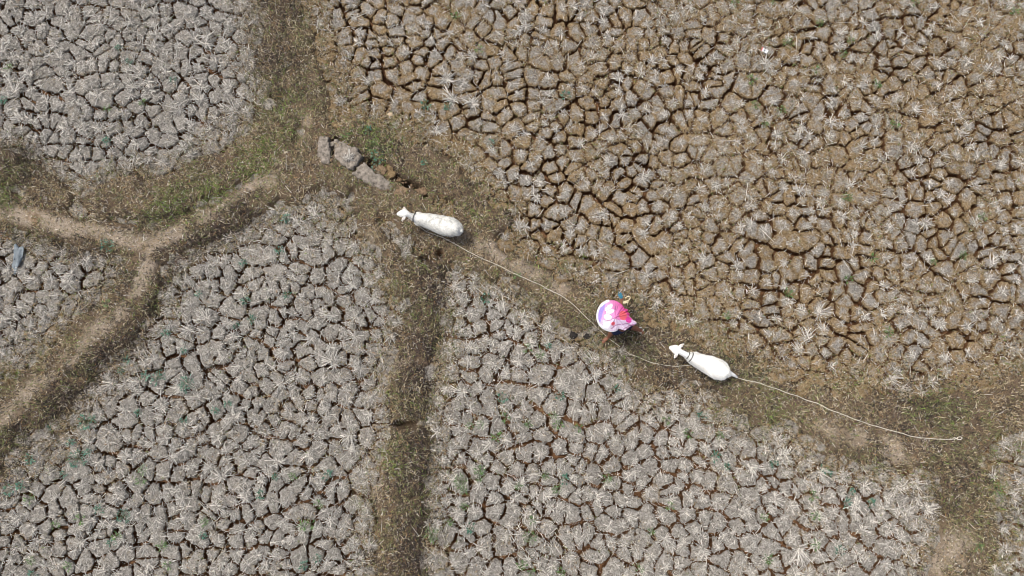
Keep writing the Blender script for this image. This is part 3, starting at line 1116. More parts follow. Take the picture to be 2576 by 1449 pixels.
WEEDS = (zl(0, 0, [(985, 475, 't'), (820, 825, 'g'), (1085, 780, 'g'), (820, 1070, 't'), (1310, 605, 't'), (905, 370, 't'), (40, 760, 't'), (75, 520, 'g')])
    + zl(1040, 0, [(215, 1000, 't'), (245, 1110, 'G'), (230, 1295, 't'), (280, 1200, 'T'), (630, 1240, 't'), (860, 130, 'g'), (1045, 380, 'g'), (640, 800, 't'), (800, 800, 't'), (1130, 1080, 't'), (40, 1040, 'g'), (1690, 725, 't')])
    + zl(0, 585, [(840, 410, 'T'), (2165, 200, 't'), (1835, 535, 't'), (2175, 785, 't'), (1905, 960, 't'), (1790, 1010, 't'), (1860, 820, 't'), (1395, 1195, 't'), (1260, 1070, 't'), (920, 1350, 't'), (1110, 1390, 't'), (1200, 1400, 'T'), (1420, 1440, 'T'), (970, 1270, 't'), (1500, 770, 't'), (2110, 440, 't'), (830, 845, 'g')])
    + zl(0, 1170, [(665, 285, 'T'), (545, 445, 't'), (490, 680, 't'), (600, 560, 'T'), (680, 510, 't'), (1075, 645, 'g'), (1070, 725, 'g'), (1630, 200, 't'), (1725, 150, 't'), (950, 990, 'T'), (755, 945, 't'), (235, 870, 'g'), (245, 560, 't'), (170, 760, 't'), (1230, 1220, 'g'), (1275, 1360, 'g'), (895, 1140, 'g'), (850, 1195, 't'), (245, 1335, 'g'), (435, 1060, 'g'), (625, 1010, 'g'), (1540, 1140, 't'), (1560, 1040, 'g'), (2410, 905, 'g'), (2350, 1050, 'g'), (2285, 1065, 'g'), (2215, 690, 'g'), (2085, 700, 't'), (2480, 690, 't'), (1395, 270, 't'), (2400, 1310, 't'), (2300, 1360, 't'), (1970, 835, 't'), (530, 1370, 'g'), (265, 1430, 't'), (80, 800, 't'), (1055, 215, 't'), (1400, 30, 't'), (375, 330, 't')])
    + zl(1040, 1170, [(1055, 305, 'g'), (970, 310, 'g'), (1640, 300, 'g'), (1600, 240, 'g'), (1240, 250, 'g'), (1170, 395, 'g'), (1415, 300, 'g'), (1790, 325, 'g'), (1045, 650, 'g'), (1040, 695, 'g'), (900, 730, 'G'), (930, 800, 'g'), (1340, 765, 'g'), (1620, 785, 'g'), (1545, 690, 'g'), (1690, 720, 't'), (1420, 1150, 'G'), (1440, 1025, 'g'), (820, 1035, 'g'), (680, 1130, 'G'), (930, 915, 'g'), (2450, 270, 'g'), (1215, 105, 't'), (1650, 90, 't'), (2000, 710, 'g'), (2480, 920, 'g'), (1660, 1420, 'g'), (1430, 1420, 'g'), (1360, 1365, 'g'), (2250, 1390, 'g'), (970, 1080, 't'), (2330, 1110, 'g'), (2080, 30, 't')])
    + zl(2080, 1170, [(155, 45, 'g'), (35, 370, 'g'), (275, 380, 'g'), (145, 230, 't'), (680, 600, 't'), (235, 540, 't'), (1090, 690, 't'), (1270, 810, 't'), (1225, 890, 't'), (980, 840, 'g'), (615, 1000, 'g'), (1000, 990, 'g'), (1410, 900, 't'), (1000, 1210, 'g'), (640, 1310, 'g'), (1180, 1250, 't'), (2345, 790, 'G'), (2210, 1225, 'g'), (330, 620, 't'), (1060, 640, 't')])
    + zl(2080, 585, [(330, 930, 'g'), (1430, 500, 'g'), (1245, 660, 'g'), (790, 765, 'g'), (1885, 530, 'g'), (2110, 480, 'g'), (1545, 1065, 'g'), (1235, 50, 'g'), (2250, 190, 'g')])
    + zl(2080, 0, [(390, 30, 'g'), (795, 330, 'G'), (1030, 185, 'g'), (680, 10, 'g'), (1255, 310, 'g'), (1205, 415, 'g'), (520, 605, 'g'), (1590, 945, 'g'), (745, 830, 'g'), (545, 795, 'g'), (1455, 640, 'g'), (2490, 100, 'g'), (1745, 25, 'g'), (995, 535, 'g'), (615, 945, 'g')])
    + [(1642, 802, 'L'), (1575, 844, 'g'), (1480, 910, 't'), (1608, 1062, 'g'), (1670, 1055, 't'), (1645, 1080, 'g')])


def weed_mesh(kind, r):
    s = Soup()
    teal = kind in 'tT'
    n = {'t': 16, 'g': 20, 'T': 34, 'G': 38, 'L': 34}[kind]
    rad = {'t': 0.065, 'g': 0.062, 'T': 0.13, 'G': 0.12, 'L': 0.10}[kind]
    for _ in range(n):
        az = r.uniform(0, 6.28); d = rad * math.sqrt(r.random())
        c = np.array([math.cos(az) * d, math.sin(az) * d, r.uniform(0.005, 0.05) * (1.3 - d / rad)])
        L = r.uniform(0.03, 0.055) * (1.0 if teal else 1.1)
        W_ = L * (0.42 if teal else 0.22)
        a2 = az + r.normal(0, 0.7)
        f = np.array([math.cos(a2), math.sin(a2), r.uniform(0.05, 0.6)]); f /= np.linalg.norm(f)
        sd_ = np.array([-math.sin(a2), math.cos(a2), r.normal(0, .25)])
        nrm = np.cross(f, sd_)
        p = [c, c + f * L * .35 + sd_ * W_ / 2 + nrm * .003, c + f * L * .35 - sd_ * W_ / 2 + nrm * .003, c + f * L * .75 + sd_ * W_ * .36, c + f * L * .75 - sd_ * W_ * .36, c + f * L - nrm * 0.006]
        if teal:
            col = np.array([0.055, 0.140, 0.092])
        elif kind == 'L':
            col = np.array([0.260, 0.400, 0.080])
        else:
            col = np.array([0.090, 0.175, 0.045])
        s.add(p, [(0, 1, 2), (1, 3, 4), (1, 4, 2), (3, 5, 4)], col * r.uniform(0.6, 1.35))
        s.add(*tube([np.zeros(3), c * np.array([.5, .5, 1]) + [0, 0, .004], c], [0.0016] * 3, 3), np.array([.09, .11, .05]))
    return s.mesh("weed", M_leaf, smooth=False)


WM = {k: [weed_mesh(k, rng) for _ in range(6)] for k in 'tgTGL'}
WTXT = {'t': 'small blue-green weed', 'T': 'wide blue-green weed patch', 'g': 'small grass-green weed', 'G': 'dense dark green clump', 'L': 'bright lime green weed'}
for u, v, k in WEEDS:
    p = gs(u, v)
    mm = float(grid_sample(_m, p[None, :2])[0])
    where = ('on a grassy bank, ' if mm > 0.25 else PLOT_TEXT[plot_of(p[None, :2])[0]] + ', ') + zone_of(p[None, :2])[0]
    if k == 'L':
        where = 'on the bank above the rope'
    o = link("green_weed", WM[k][int(rng.integers(0, 6))], None, (p[0], p[1], sz(p) + 0.020), (0, 0, rng.uniform(0, 6.28)))
    s_ = rng.uniform(0.8, 1.15); o.scale = (s_, s_, s_)
    o["label"] = WTXT[k] + ' ' + where
    o["category"] = "weed"; o["group"] = "green weeds scattered over fields and banks"

# stubble lying on a slab
o = link("stubble_on_slab", TUFT_ME['fan'][3], None, tuple(gs(1060, 483, 0.19)), (0, 0, 0.6))
o.name = "rice_stubble"; o["label"] = "dry stubble tuft lying on the grey earth slab"; o["category"] = "stubble"

# crumbs of broken earth round the crevice
def rubble():
    cr = np.array([(820, 360), (835, 400), (912, 436), (930, 411), (956, 416), (988, 442), (1008, 455), (1042, 462), (1062, 480), (1090, 505), (1085, 640), (1110, 650)], float)
    out = Soup()
    bm = bmesh.new(); bmesh.ops.create_icosphere(bm, subdivisions=1, radius=1)
    bv = np.array([v.co for v in bm.verts]); bt = np.array([[v.index for v in f.verts] for f in bm.faces]); bm.free()
    for _ in range(260):
        q = cr[rng.integers(0, len(cr))] + rng.normal(0, 16, 2)
        p = gp(*q)
        r_ = min(0.030, 0.009 * math.exp(abs(rng.normal(0, 0.75))))
        V = bv * (1 + rng.normal(0, 0.16, (len(bv), 1))) * np.array([r_ * rng.uniform(.8, 1.5), r_ * rng.uniform(.8, 1.4), r_ * 0.7])
        a = rng.uniform(0, 6.28); c_, s_ = math.cos(a), math.sin(a)
        out.add(V @ np.array([[c_, s_, 0], [-s_, c_, 0], [0, 0, 1]]) + [p[0], p[1], max(sz(p), -0.1) + r_ * .3], bt)
    return out.mesh("earth_rubble", M_slabr, smooth=False)


o = link("earth_rubble", rubble(), kind="stuff")
o["label"] = "crumbs of broken brown earth along the crevice"; o["category"] = "rubble"

# small yellowish stone and dung lumps
M_stone = mat_plain("pale_stone", (0.42, 0.33, 0.22), 0.85, 0.2, 0.2, 60, 0.004)
M_dung = mat_plain("dark_dung", (0.022, 0.019, 0.017), 0.8, 0.2, 0.4, 70, 0.02)


def lump(name, u, v, rx, ry, rz, mat, label, cat, seed=0, rough=0.25, group=None, lift=0.0):
    p = gs(u, v)
    bm = bmesh.new(); bmesh.ops.create_icosphere(bm, subdivisions=3, radius=1)
    for q in bm.verts:
        k = 1 + rough * (float(fbm(q.co.x * 1.7 + seed, q.co.y * 1.7 + q.co.z * 2.1, 1.3, 3, 7 + seed)) - .5) * 2
        q.co = Vector((q.co.x * rx * k, q.co.y * ry * k, max(q.co.z * k, -0.5) * rz))
    me = bpy.data.meshes.new(name); bm.to_mesh(me); bm.free()
    me.polygons.foreach_set("use_smooth", np.ones(len(me.polygons), bool)); me.materials.append(mat)
    o = link(name, me, None, (p[0], p[1], sz(p) + rz * 0.35 + lift))
    o["label"] = label; o["category"] = cat
    if group:
        o["group"] = group
    return o


lump("stone", 1190, 350, 0.055, 0.04, 0.035, M_stone, "small yellowish stone on the bank above the earth slabs", "stone", 2, 0.2)
lump("dung_lump", 1746, 1022, 0.066, 0.062, 0.05, M_dung, "black dung lump farther from the umbrella", "dung", 3, 0.5, "black dung lumps", 0.065)
lump("dung_lump", 1789, 1025, 0.072, 0.054, 0.05, M_dung, "black dung lump nearer the pink umbrella", "dung", 5, 0.5, "black dung lumps", 0.065)

# grey plastic bag scrap
def plastic_scrap():
    pts = np.array([(330, 190), (375, 160), (400, 225), (450, 235), (525, 215), (530, 290), (500, 400), (470, 480), (450, 560), (400, 680), (350, 790), (315, 800), (330, 700), (270, 640), (325, 560), (325, 400), (325, 280)], float)
    a = pts / 6.825 + np.array([0, 720])
    W_ = gs(a[:, 0], a[:, 1], 0.03)[:, :2]
    c = W_.mean(0); D = W_ - c; n = len(D)
    rings = [1.0, 0.8, 0.6, 0.4, 0.2]
    V = []
    for s in rings:
        q = D * s
        z = 0.02 + 0.05 * (1 - s) + 0.035 * np.abs(np.sin(q[:, 0] * 38 + 0.5)) * (0.4 + s) + 0.02 * (vnoise(q[:, 0] * 18 + 9, q[:, 1] * 18, 5) - .5)
        V.append(np.column_stack([q, z]))
    V = np.concatenate(V + [np.array([[0, 0, 0.07]])])
    T = []; j = np.arange(n); k = (j + 1) % n
    for r in range(4):
        T += [np.stack([r * n + j, r * n + n + k, r * n + k], 1), np.stack([r * n + j, r * n + n + j, r * n + n + k], 1)]
    T.append(np.stack([4 * n + j, np.full(n, 5 * n), 4 * n + k], 1))
    m = mat_plain("grey_plastic", (0.135, 0.160, 0.175), 0.65, 0.3, 0.35, 14)
    o = link("plastic_bag", mesh_arrays("plastic_bag", V, np.concatenate(T), mat=m), None, (c[0], c[1], sz(c) + 0.015))
    s_ = o.modifiers.new("thickness", 'SOLIDIFY'); s_.thickness = 0.003
    o["label"] = "crumpled grey-blue plastic bag lying among stubble near the left edge"; o["category"] = "plastic bag"


plastic_scrap()


def crushed_carton():
    p = gs(2327, 157)
    root = link("crushed_can", None, None, (p[0], p[1], 0.02), (0, 0, -0.5))
    root["label"] = "small crushed white and red metal can in a crack"; root["category"] = "can"
    n = 14
    a = np.arange(n) * 2 * math.pi / n
    xs = [-0.062, -0.058, -0.03, 0.0, 0.03, 0.058, 0.062]
    rs = [0.026, 0.033, 0.031, 0.027, 0.030, 0.033, 0.026]
    V = []
    for i, (x, r) in enumerate(zip(xs, rs)):
        k = 1 + 0.16 * np.sin(a * 3 + i * 1.3)
        V.append(np.column_stack([np.full(n, x), np.cos(a) * r * 1.15 * k, np.sin(a) * r * 0.62 * k + 0.02]))
    V = np.concatenate(V + [np.array([[-0.058, 0, 0.02], [0.058, 0, 0.02]])])
    T = []; j = np.arange(n); k = (j + 1) % n
    for r in range(6):
        T += [np.stack([r * n + j, r * n + k, r * n + n + k], 1), np.stack([r * n + j, r * n + n + k, r * n + n + j], 1)]
    T += [np.stack([np.full(n, 7 * n), k, j], 1), np.stack([np.full(n, 7 * n + 1), 6 * n + j, 6 * n + k], 1)]
    T = np.concatenate(T)
    red = V[:, 0] < -0.045
    col = np.where(red[:, None], [[0.55, 0.03, 0.05]], [[0.80, 0.81, 0.82]])
    dk = (np.abs(V[:, 0] - 0.0) < 0.01) & (np.abs(V[:, 1]) < 0.02)
    col = np.where(dk[:, None], [[0.10, 0.13, 0.17]], col)
    mm = mat_vcol("printed_metal", 0.3, 0.5)
    link("body", mesh_arrays("can_body", V, T, col, mm), root)
    Vt, Tt = tube([(0.060, 0, 0.02), (0.064, 0, 0.02)], [(0.024, 0.014)] * 2, 14)
    link("rim", mesh_arrays("can_rim", Vt, Tt, mat=mat_plain("aluminium", (0.6, 0.6, 0.6), 0.3, 0.5, 0.1, 30, 0, 0.9)), root)


crushed_carton()

# ------------------------------------------------------------------ sheep
def mat_wool(name, clean):
    m, nt, b = mat_new(name, 0.9, 0.15)
    p = world_pos(nt)
    n1 = noise(nt, p, 7, 4, 0.6, 0.4); n2 = noise(nt, p, 48, 3, 0.6, 1.0)
    if clean:
        c = ramp(nt, n2, [(0.25, (0.66, 0.65, 0.61)), (0.55, (0.84, 0.835, 0.79))])
    else:
        c1 = ramp(nt, n2, [(0.3, (0.50, 0.50, 0.46)), (0.58, (0.80, 0.795, 0.74))])
        c2 = ramp(nt, n2, [(0.3, (0.24, 0.24, 0.215)), (0.6, (0.56, 0.55, 0.49))])
        c = mix(nt, maprange(nt, n1, 0.50, 0.72), c1, c2)
    nt.links.new(c, b.inputs["Base Color"])
    bump(nt, b, n2, 0.7, 0.018)
    b.inputs["Sheen Weight"].default_value = 0.15
    return m


M_w1 = mat_wool("dirty_wool", False); M_w2 = mat_wool("white_wool", True)
M_hoof = mat_plain("dark_horn", (0.03, 0.026, 0.024), 0.5, 0.4, 0.3, 60)
M_rope = mat_plain("pale_nylon_rope", (0.56, 0.53, 0.45), 0.7, 0.3, 0.3, 60, 0.002)
M_collar = mat_plain("dark_cord", (0.10, 0.095, 0.085), 0.7, 0.2, 0.3, 90)
M_earin = mat_plain("ear_skin", (0.55, 0.49, 0.45), 0.8, 0.2, 0.15, 50)


def sheep(name, zoom, org, spine, ears, eyes, nose, legs, label, mat, seed, collars, tail):
    """spine: (u, v, z centre, half width px of the zoom, half height m) from rump to nose, u v in the zoomed print"""
    r = np.random.default_rng(seed)

    def P(u, v, z, z0):
        return gs(org[0] + u / zoom, org[1] + v / zoom, z0 + z)
    mid = spine[len(spine) // 2 - 2]
    z0 = sz(P(mid[0], mid[1], 0.3, 0.1)) + 0.012
    org3 = P(mid[0], mid[1], 0.4, z0); org3[2] = z0
    pts = np.array([P(u, v, z, z0) for u, v, z, hw, hh in spine])
    scl = 1 / (zoom * 1.0) * K * PXM * 0.95
    rad = [(max(hw * scl * (1.14 if i_ > len(spine) - 6 else 1.0 if i_ > len(spine) - 10 else 0.97), 0.014), hh) for i_, (u, v, z, hw, hh) in enumerate(spine)]
    s = Soup()
    body_pts = smooth_path(np.column_stack([pts, np.array(rad)]), 4)
    s.add(*tube(body_pts[:, :3], [tuple(q) for q in np.maximum(body_pts[:, 3:], 0.01)], 20))
    # legs (top point, knee or hock, fetlock, foot)
    foot = []
    for (u0, v0), (u1, v1), front in legs:
        top = P(u0, v0, 0.36, z0); ft = P(u1, v1, 0.0, z0)
        zf = max(sz(ft), 0.0) + 0.015
        ft[2] = zf
        ax = (pts[-1] - pts[0]); ax[2] = 0; ax /= np.linalg.norm(ax)
        if front:
            kn = (top * 0.45 + ft * 0.55) + ax * 0.02
            chain = [top + [0, 0, .06], top * .75 + ft * .25 + ax * .005, kn, kn * .45 + ft * .55 + ax * .004, ft + [0, 0, .03], ft]
            rr = [0.070, 0.048, 0.028, 0.020, 0.022, 0.024]
        else:
            stifle = top * 0.78 + ft * 0.22 + ax * 0.045
            hock = top * 0.36 + ft * 0.64 - ax * 0.055
            chain = [top + [0, 0, .08], stifle, stifle * .5 + hock * .5, hock, hock * .45 + ft * .55 - ax * .006, ft + [0, 0, .03], ft]
            rr = [0.090, 0.072, 0.040, 0.027, 0.020, 0.022, 0.024]
        sp = smooth_path(np.column_stack([np.array(chain), rr]), 3)
        s.add(*tube(sp[:, :3], list(sp[:, 3]), 10))
        foot.append((ft, ax))
    # ears, part of the skin
    earpts = []
    for (ub, vb), (ut, vt), zb, zt, hw in ears:
        b = P(ub, vb, zb, z0); t = P(ut, vt, zt, z0)
        e = [b, b * .7 + t * .3, b * .4 + t * .6, t]
        s.add(*tube(e, [(0.016, 0.012), (hw, 0.010), (hw * .9, 0.009), (0.008, 0.006)], 10))
        earpts.append((b, t, hw))
    # stub tail
    tb = P(*tail[0], z0); te = P(*tail[1], z0)
    s.add(*tube([tb, tb * .5 + te * .5, te], [0.03, 0.026, 0.014], 8))
    skin = fuse(s, 0.0085, 5, 0.5)
    co = np.empty(len(skin.vertices) * 3, np.float32); skin.vertices.foreach_get("co", co); co = co.reshape(-1, 3)
    # lumpy fleece on the trunk
    no = np.empty(len(skin.vertices) * 3, np.float32); skin.vertices.foreach_get("normal", no); no = no.reshape(-1, 3)
    n_b = 8
    trunk0, trunk1 = pts[0], pts[-4]
    axv = trunk1 - trunk0
    t = np.clip(((co - trunk0) @ axv) / (axv @ axv), -0.2, 1.3)
    wl = sstep(0.88, 0.66, t) * sstep(z0 + 0.20, z0 + 0.30, co[:, 2])
    amp = (fbm(co[:, 0] + co[:, 2], co[:, 1] - co[:, 2] * .7, 26, 2, seed) - 0.45) * 0.030 + (fbm(co[:, 0] + co[:, 2], co[:, 1], 8, 2, seed + 1) - .5) * 0.022
    co = co + no * (amp * wl)[:, None]
    co2 = co - org3
    skin.vertices.foreach_set("co", co2.astype(np.float32).ravel()); skin.update()
    skin.materials.clear(); skin.materials.append(mat)
    skin.polygons.foreach_set("use_smooth", np.ones(len(skin.polygons), bool))
    root = link(name, None, None, org3)
    root["label"] = label; root["category"] = "sheep"
    link("body", skin, root)
    # fleece locks
    idx = np.where(wl > 0.5)[0]
    k = r.choice(idx, 11000)
    b = co2[k] - no[k] * 0.003
    back = -axv / np.linalg.norm(axv)
    d = no[k] * 0.55 + back * 0.75 + r.normal(0, 0.35, (len(k), 3))
    d /= np.linalg.norm(d, axis=1)[:, None]
    L = r.uniform(0.010, 0.026, len(k))[:, None]
    sd_ = np.cross(d, no[k]); sd_ /= np.linalg.norm(sd_, axis=1)[:, None] + 1e-6
    wv = r.uniform(0.0014, 0.0030, len(k))[:, None]
    V = np.stack([b - sd_ * wv, b + sd_ * wv, b + d * L * .6 + sd_ * wv * .8 + no[k] * .003, b + d * L * .6 - sd_ * wv * .8 + no[k] * .003, b + d * L], 1).reshape(-1, 3)
    T = ((np.arange(len(k)) * 5)[:, None, None] + np.array([[0, 1, 2], [0, 2, 3], [3, 2, 4]])[None]).reshape(-1, 3)
    link("fleece", mesh_arrays("fleece", V, T, mat=mat), root)
    # hooves
    for ft, ax in foot:
        Vh, Th = tube([ft + [0, 0, .03], ft + [0, 0, .012], ft + ax * .006 - [0, 0, .008]], [(.024, .027), (.026, .030), (.028, .034)], 10, up=tuple(ax))
        link("hoof", mesh_arrays("hoof", Vh - org3, Th, mat=M_hoof), root)
    # pale inner ears
    for b, t, hw in earpts:
        q0 = b * .72 + t * .28 + [0, 0, .009]; q1 = b * .2 + t * .8 + [0, 0, .008]
        Vh, Th = tube([q0, q0 * .5 + q1 * .5, q1], [(hw * .35, .004), (hw * .6, .004), (hw * .3, .003)], 8)
        link("inner_ear", mesh_arrays("inner_ear", Vh - org3, Th, mat=M_earin), root)
    for u, v, z in eyes:
        Vh, Th = tube([P(u, v, z - .008, z0), P(u, v, z, z0), P(u, v, z + .008, z0)], [.006, .011, .006], 8)
        link("eye", mesh_arrays("eye", Vh - org3, Th, mat=M_hoof), root)
    u, v, z, c_, rr = nose
    q = P(u, v, z, z0)
    Vh, Th = tube([q + [.012, 0, 0], q, q + [-.012, 0, -.004]], [rr * .8, rr, rr * .5], 10)
    link("nose", mesh_arrays("nose", Vh - org3, Th, mat=c_), root)
    for u, v, z, hw, hh, du, dv in collars:
        c = P(u, v, z, z0); axd = P(u + du, v + dv, z, z0) - c; axd /= np.linalg.norm(axd)
        sdv = np.cross(axd, [0, 0, 1]); upv = np.cross(sdv, axd)
        a = np.linspace(0, 2 * math.pi, 29)
        ring = c + np.outer(np.cos(a), sdv) * (hw * scl + .004) + np.outer(np.sin(a), upv) * (hh + .004)
        Vh, Th = tube(ring, [0.009] * 29, 6, up=tuple(axd))
        link("collar", mesh_arrays("collar", Vh - org3, Th, mat=M_collar), root)
    return root, z0


# the dirty sheep at the bank junction
sh1, zs1 = sheep("sheep", 7.155, (1140, 580),
      [(1895, 872, .47, 20, .04), (1860, 862, .46, 105, .12), (1770, 835, .45, 165, .165), (1640, 798, .435, 206, .19), (1480, 752, .43, 212, .195), (1300, 702, .43, 182, .19), (1120, 652, .445, 145, .175), (980, 618, .475, 110, .145),
       (880, 592, .52, 88, .105), (800, 562, .575, 68, .075), (735, 520, .625, 60, .062), (690, 503, .645, 70, .060), (640, 503, .640, 80, .062), (585, 510, .615, 66, .052), (540, 514, .585, 44, .038), (508, 516, .565, 26, .026)],
      [((688, 452), (645, 352), .655, .665, .026), ((680, 572), (592, 668), .655, .62, .028)],
      [(640, 432, .655), (622, 578, .655)], (506, 517, .568, M_hoof, .022),
      [((980, 570), (960, 560), True), ((960, 690), (985, 700), True), ((1700, 740), (1690, 745), False), ((1660, 890), (1720, 900), False)],
      "dirty off-white sheep with dark nose on the bank near the earth slabs", M_w1, 5,
      [(880, 592, .52, 88, .105, -100, -32)], ((1880, 868, .50), (1900, 880, .34)))
# the clean white sheep right of the umbrella
sh2, zs2 = sheep("sheep", 7.244, (1980, 1000),
      [(1745, 1025, .47, 20, .04), (1710, 1008, .46, 110, .12), (1630, 968, .45, 180, .17), (1510, 912, .435, 218, .195), (1380, 852, .43, 218, .2), (1250, 792, .43, 196, .195), (1110, 728, .445, 165, .18), (990, 678, .475, 132, .15),
       (900, 638, .52, 100, .11), (830, 602, .57, 72, .08), (740, 556, .62, 64, .066), (660, 515, .645, 62, .062), (600, 480, .655, 76, .062), (550, 458, .645, 84, .060), (500, 442, .615, 56, .046), (462, 434, .590, 42, .038), (440, 430, .575, 28, .026)],
      [((645, 425), (752, 338), .66, .665, .030), ((600, 560), (535, 668), .66, .665, .030)],
      [(578, 385, .655), (520, 528, .655)], (441, 431, .580, M_earin, .018),
      [((1010, 630), (990, 640), True), ((1000, 760), (1030, 790), True), ((1600, 880), (1905, 1080), False), ((1500, 1010), (1560, 1050), False)],
      "clean white sheep with pale ears on the bank beside the pink umbrella", M_w2, 8,
      [(835, 605, .57, 70, .082, -100, -50), (900, 638, .52, 100, .112, -100, -47)], ((1725, 1015, .50), (1752, 1045, .34)))

# ------------------------------------------------------------------ ropes
def rope(name, pts, label, rad=0.0068, knot=None):
    """pts: survey px + height above the surface"""
    P = []
    for u, v, h in pts:
        q = gp(u, v, 0.12); q[2] = sz(q) + h
        q = gp(u, v, q[2])
        P.append(q)
    P = smooth_path(np.array(P), 7)
    # follow the ground between
    zz = surf_z(P)
    P[:, 2] = np.maximum(P[:, 2], zz + 0.045)
    k = np.ones(5) / 5
    P[2:-2, 2] = np.convolve(P[:, 2], k, 'valid')
    P[:, :2] += 0.014 * np.stack([vnoise(P[:, 0] * 6, P[:, 1] * 6, 3) - .5, vnoise(P[:, 0] * 6, P[:, 1] * 6, 4) - .5], 1) * 2
    org = P[0].copy()
    root = link(name, None, None, org)
    root["label"] = label; root["category"] = "rope"
    V, T = tube(P, [rad] * len(P), 6)
    link("strand", mesh_arrays("strand", V - org, T, mat=M_rope), root)
    if knot is not None:
        q = P[-1]; d = P[-1] - P[-3]; d /= np.linalg.norm(d); s_ = np.cross(d, [0, 0, 1])
        a = np.linspace(0, 2 * math.pi, 15)
        loop = q + np.outer(0.045 * (1 - np.cos(a)) , d) + np.outer(0.022 * np.sin(a), s_) + [0, 0, .012]
        Vk, Tk = tube(loop, [rad * 1.15] * 15, 6)
        link("knot", mesh_arrays("knot", Vk - org, Tk, mat=M_rope), root)
        Vk, Tk = tube([q - d * .045 + s_ * .01, q - d * .03, q, q + d * .02], [rad * .6, rad * 1.5, rad * 1.9, rad * .8], 7)
        link("knot", mesh_arrays("knot", Vk - org + [0, 0, .01], Tk, mat=M_rope), root)
    return root


rope("tether_rope", [(1045, 556, .42), (1070, 580, .10), (1112, 598, .04), (1150, 618, .03), (1220, 653, .03), (1300, 690, .03), (1380, 728, .03), (1440, 765, .03), (1475, 797, .03), (1505, 829, .03), (1540, 858, .03), (1580, 887, .03), (1630, 909, .03), (1680, 921, .04), (1712, 922, .08), (1748, 914, .14), (1757, 920, .10), (1748, 938, .05)],
     "long tan rope from the dirty sheep past the umbrella to the white sheep", 0.0044)
rope("tether_rope", [(1735, 885, .40), (1780, 915, .12), (1832, 943, .05), (1880, 957, .04), (1960, 981, .03), (2040, 1010, .03), (2120, 1044, .03), (2200, 1072, .03), (2280, 1094, .03), (2340, 1103, .03), (2390, 1104, .03), (2405, 1103, .03)],
     "white rope trailing behind the white sheep to a knotted end", 0.0054, knot=True)

# ------------------------------------------------------------------ child with umbrella
M_skin = mat_plain("brown_skin", (0.20, 0.085, 0.050), 0.55, 0.3, 0.12, 20)
M_hair = mat_plain("black_hair", (0.012, 0.010, 0.010), 0.4, 0.4, 0.4, 120)
M_shirt = mat_plain("pink_shirt", (0.50, 0.10, 0.22), 0.85, 0.15, 0.15, 30)
M_short = mat_plain("navy_shorts", (0.02, 0.03, 0.07), 0.85, 0.15, 0.2, 30)
M_sandal = mat_plain("white_sandal", (0.70, 0.70, 0.68), 0.6, 0.3, 0.1, 60)
M_sole = mat_plain("blue_sole", (0.05, 0.20, 0.26), 0.7, 0.3, 0.15, 60)
M_steel = mat_plain("umbrella_steel", (0.45, 0.45, 0.46), 0.35, 0.5, 0.1, 60, 0, 0.8)
M_pinkplastic = mat_plain("pink_plastic", (0.65, 0.15, 0.35), 0.4, 0.4, 0.1, 30)


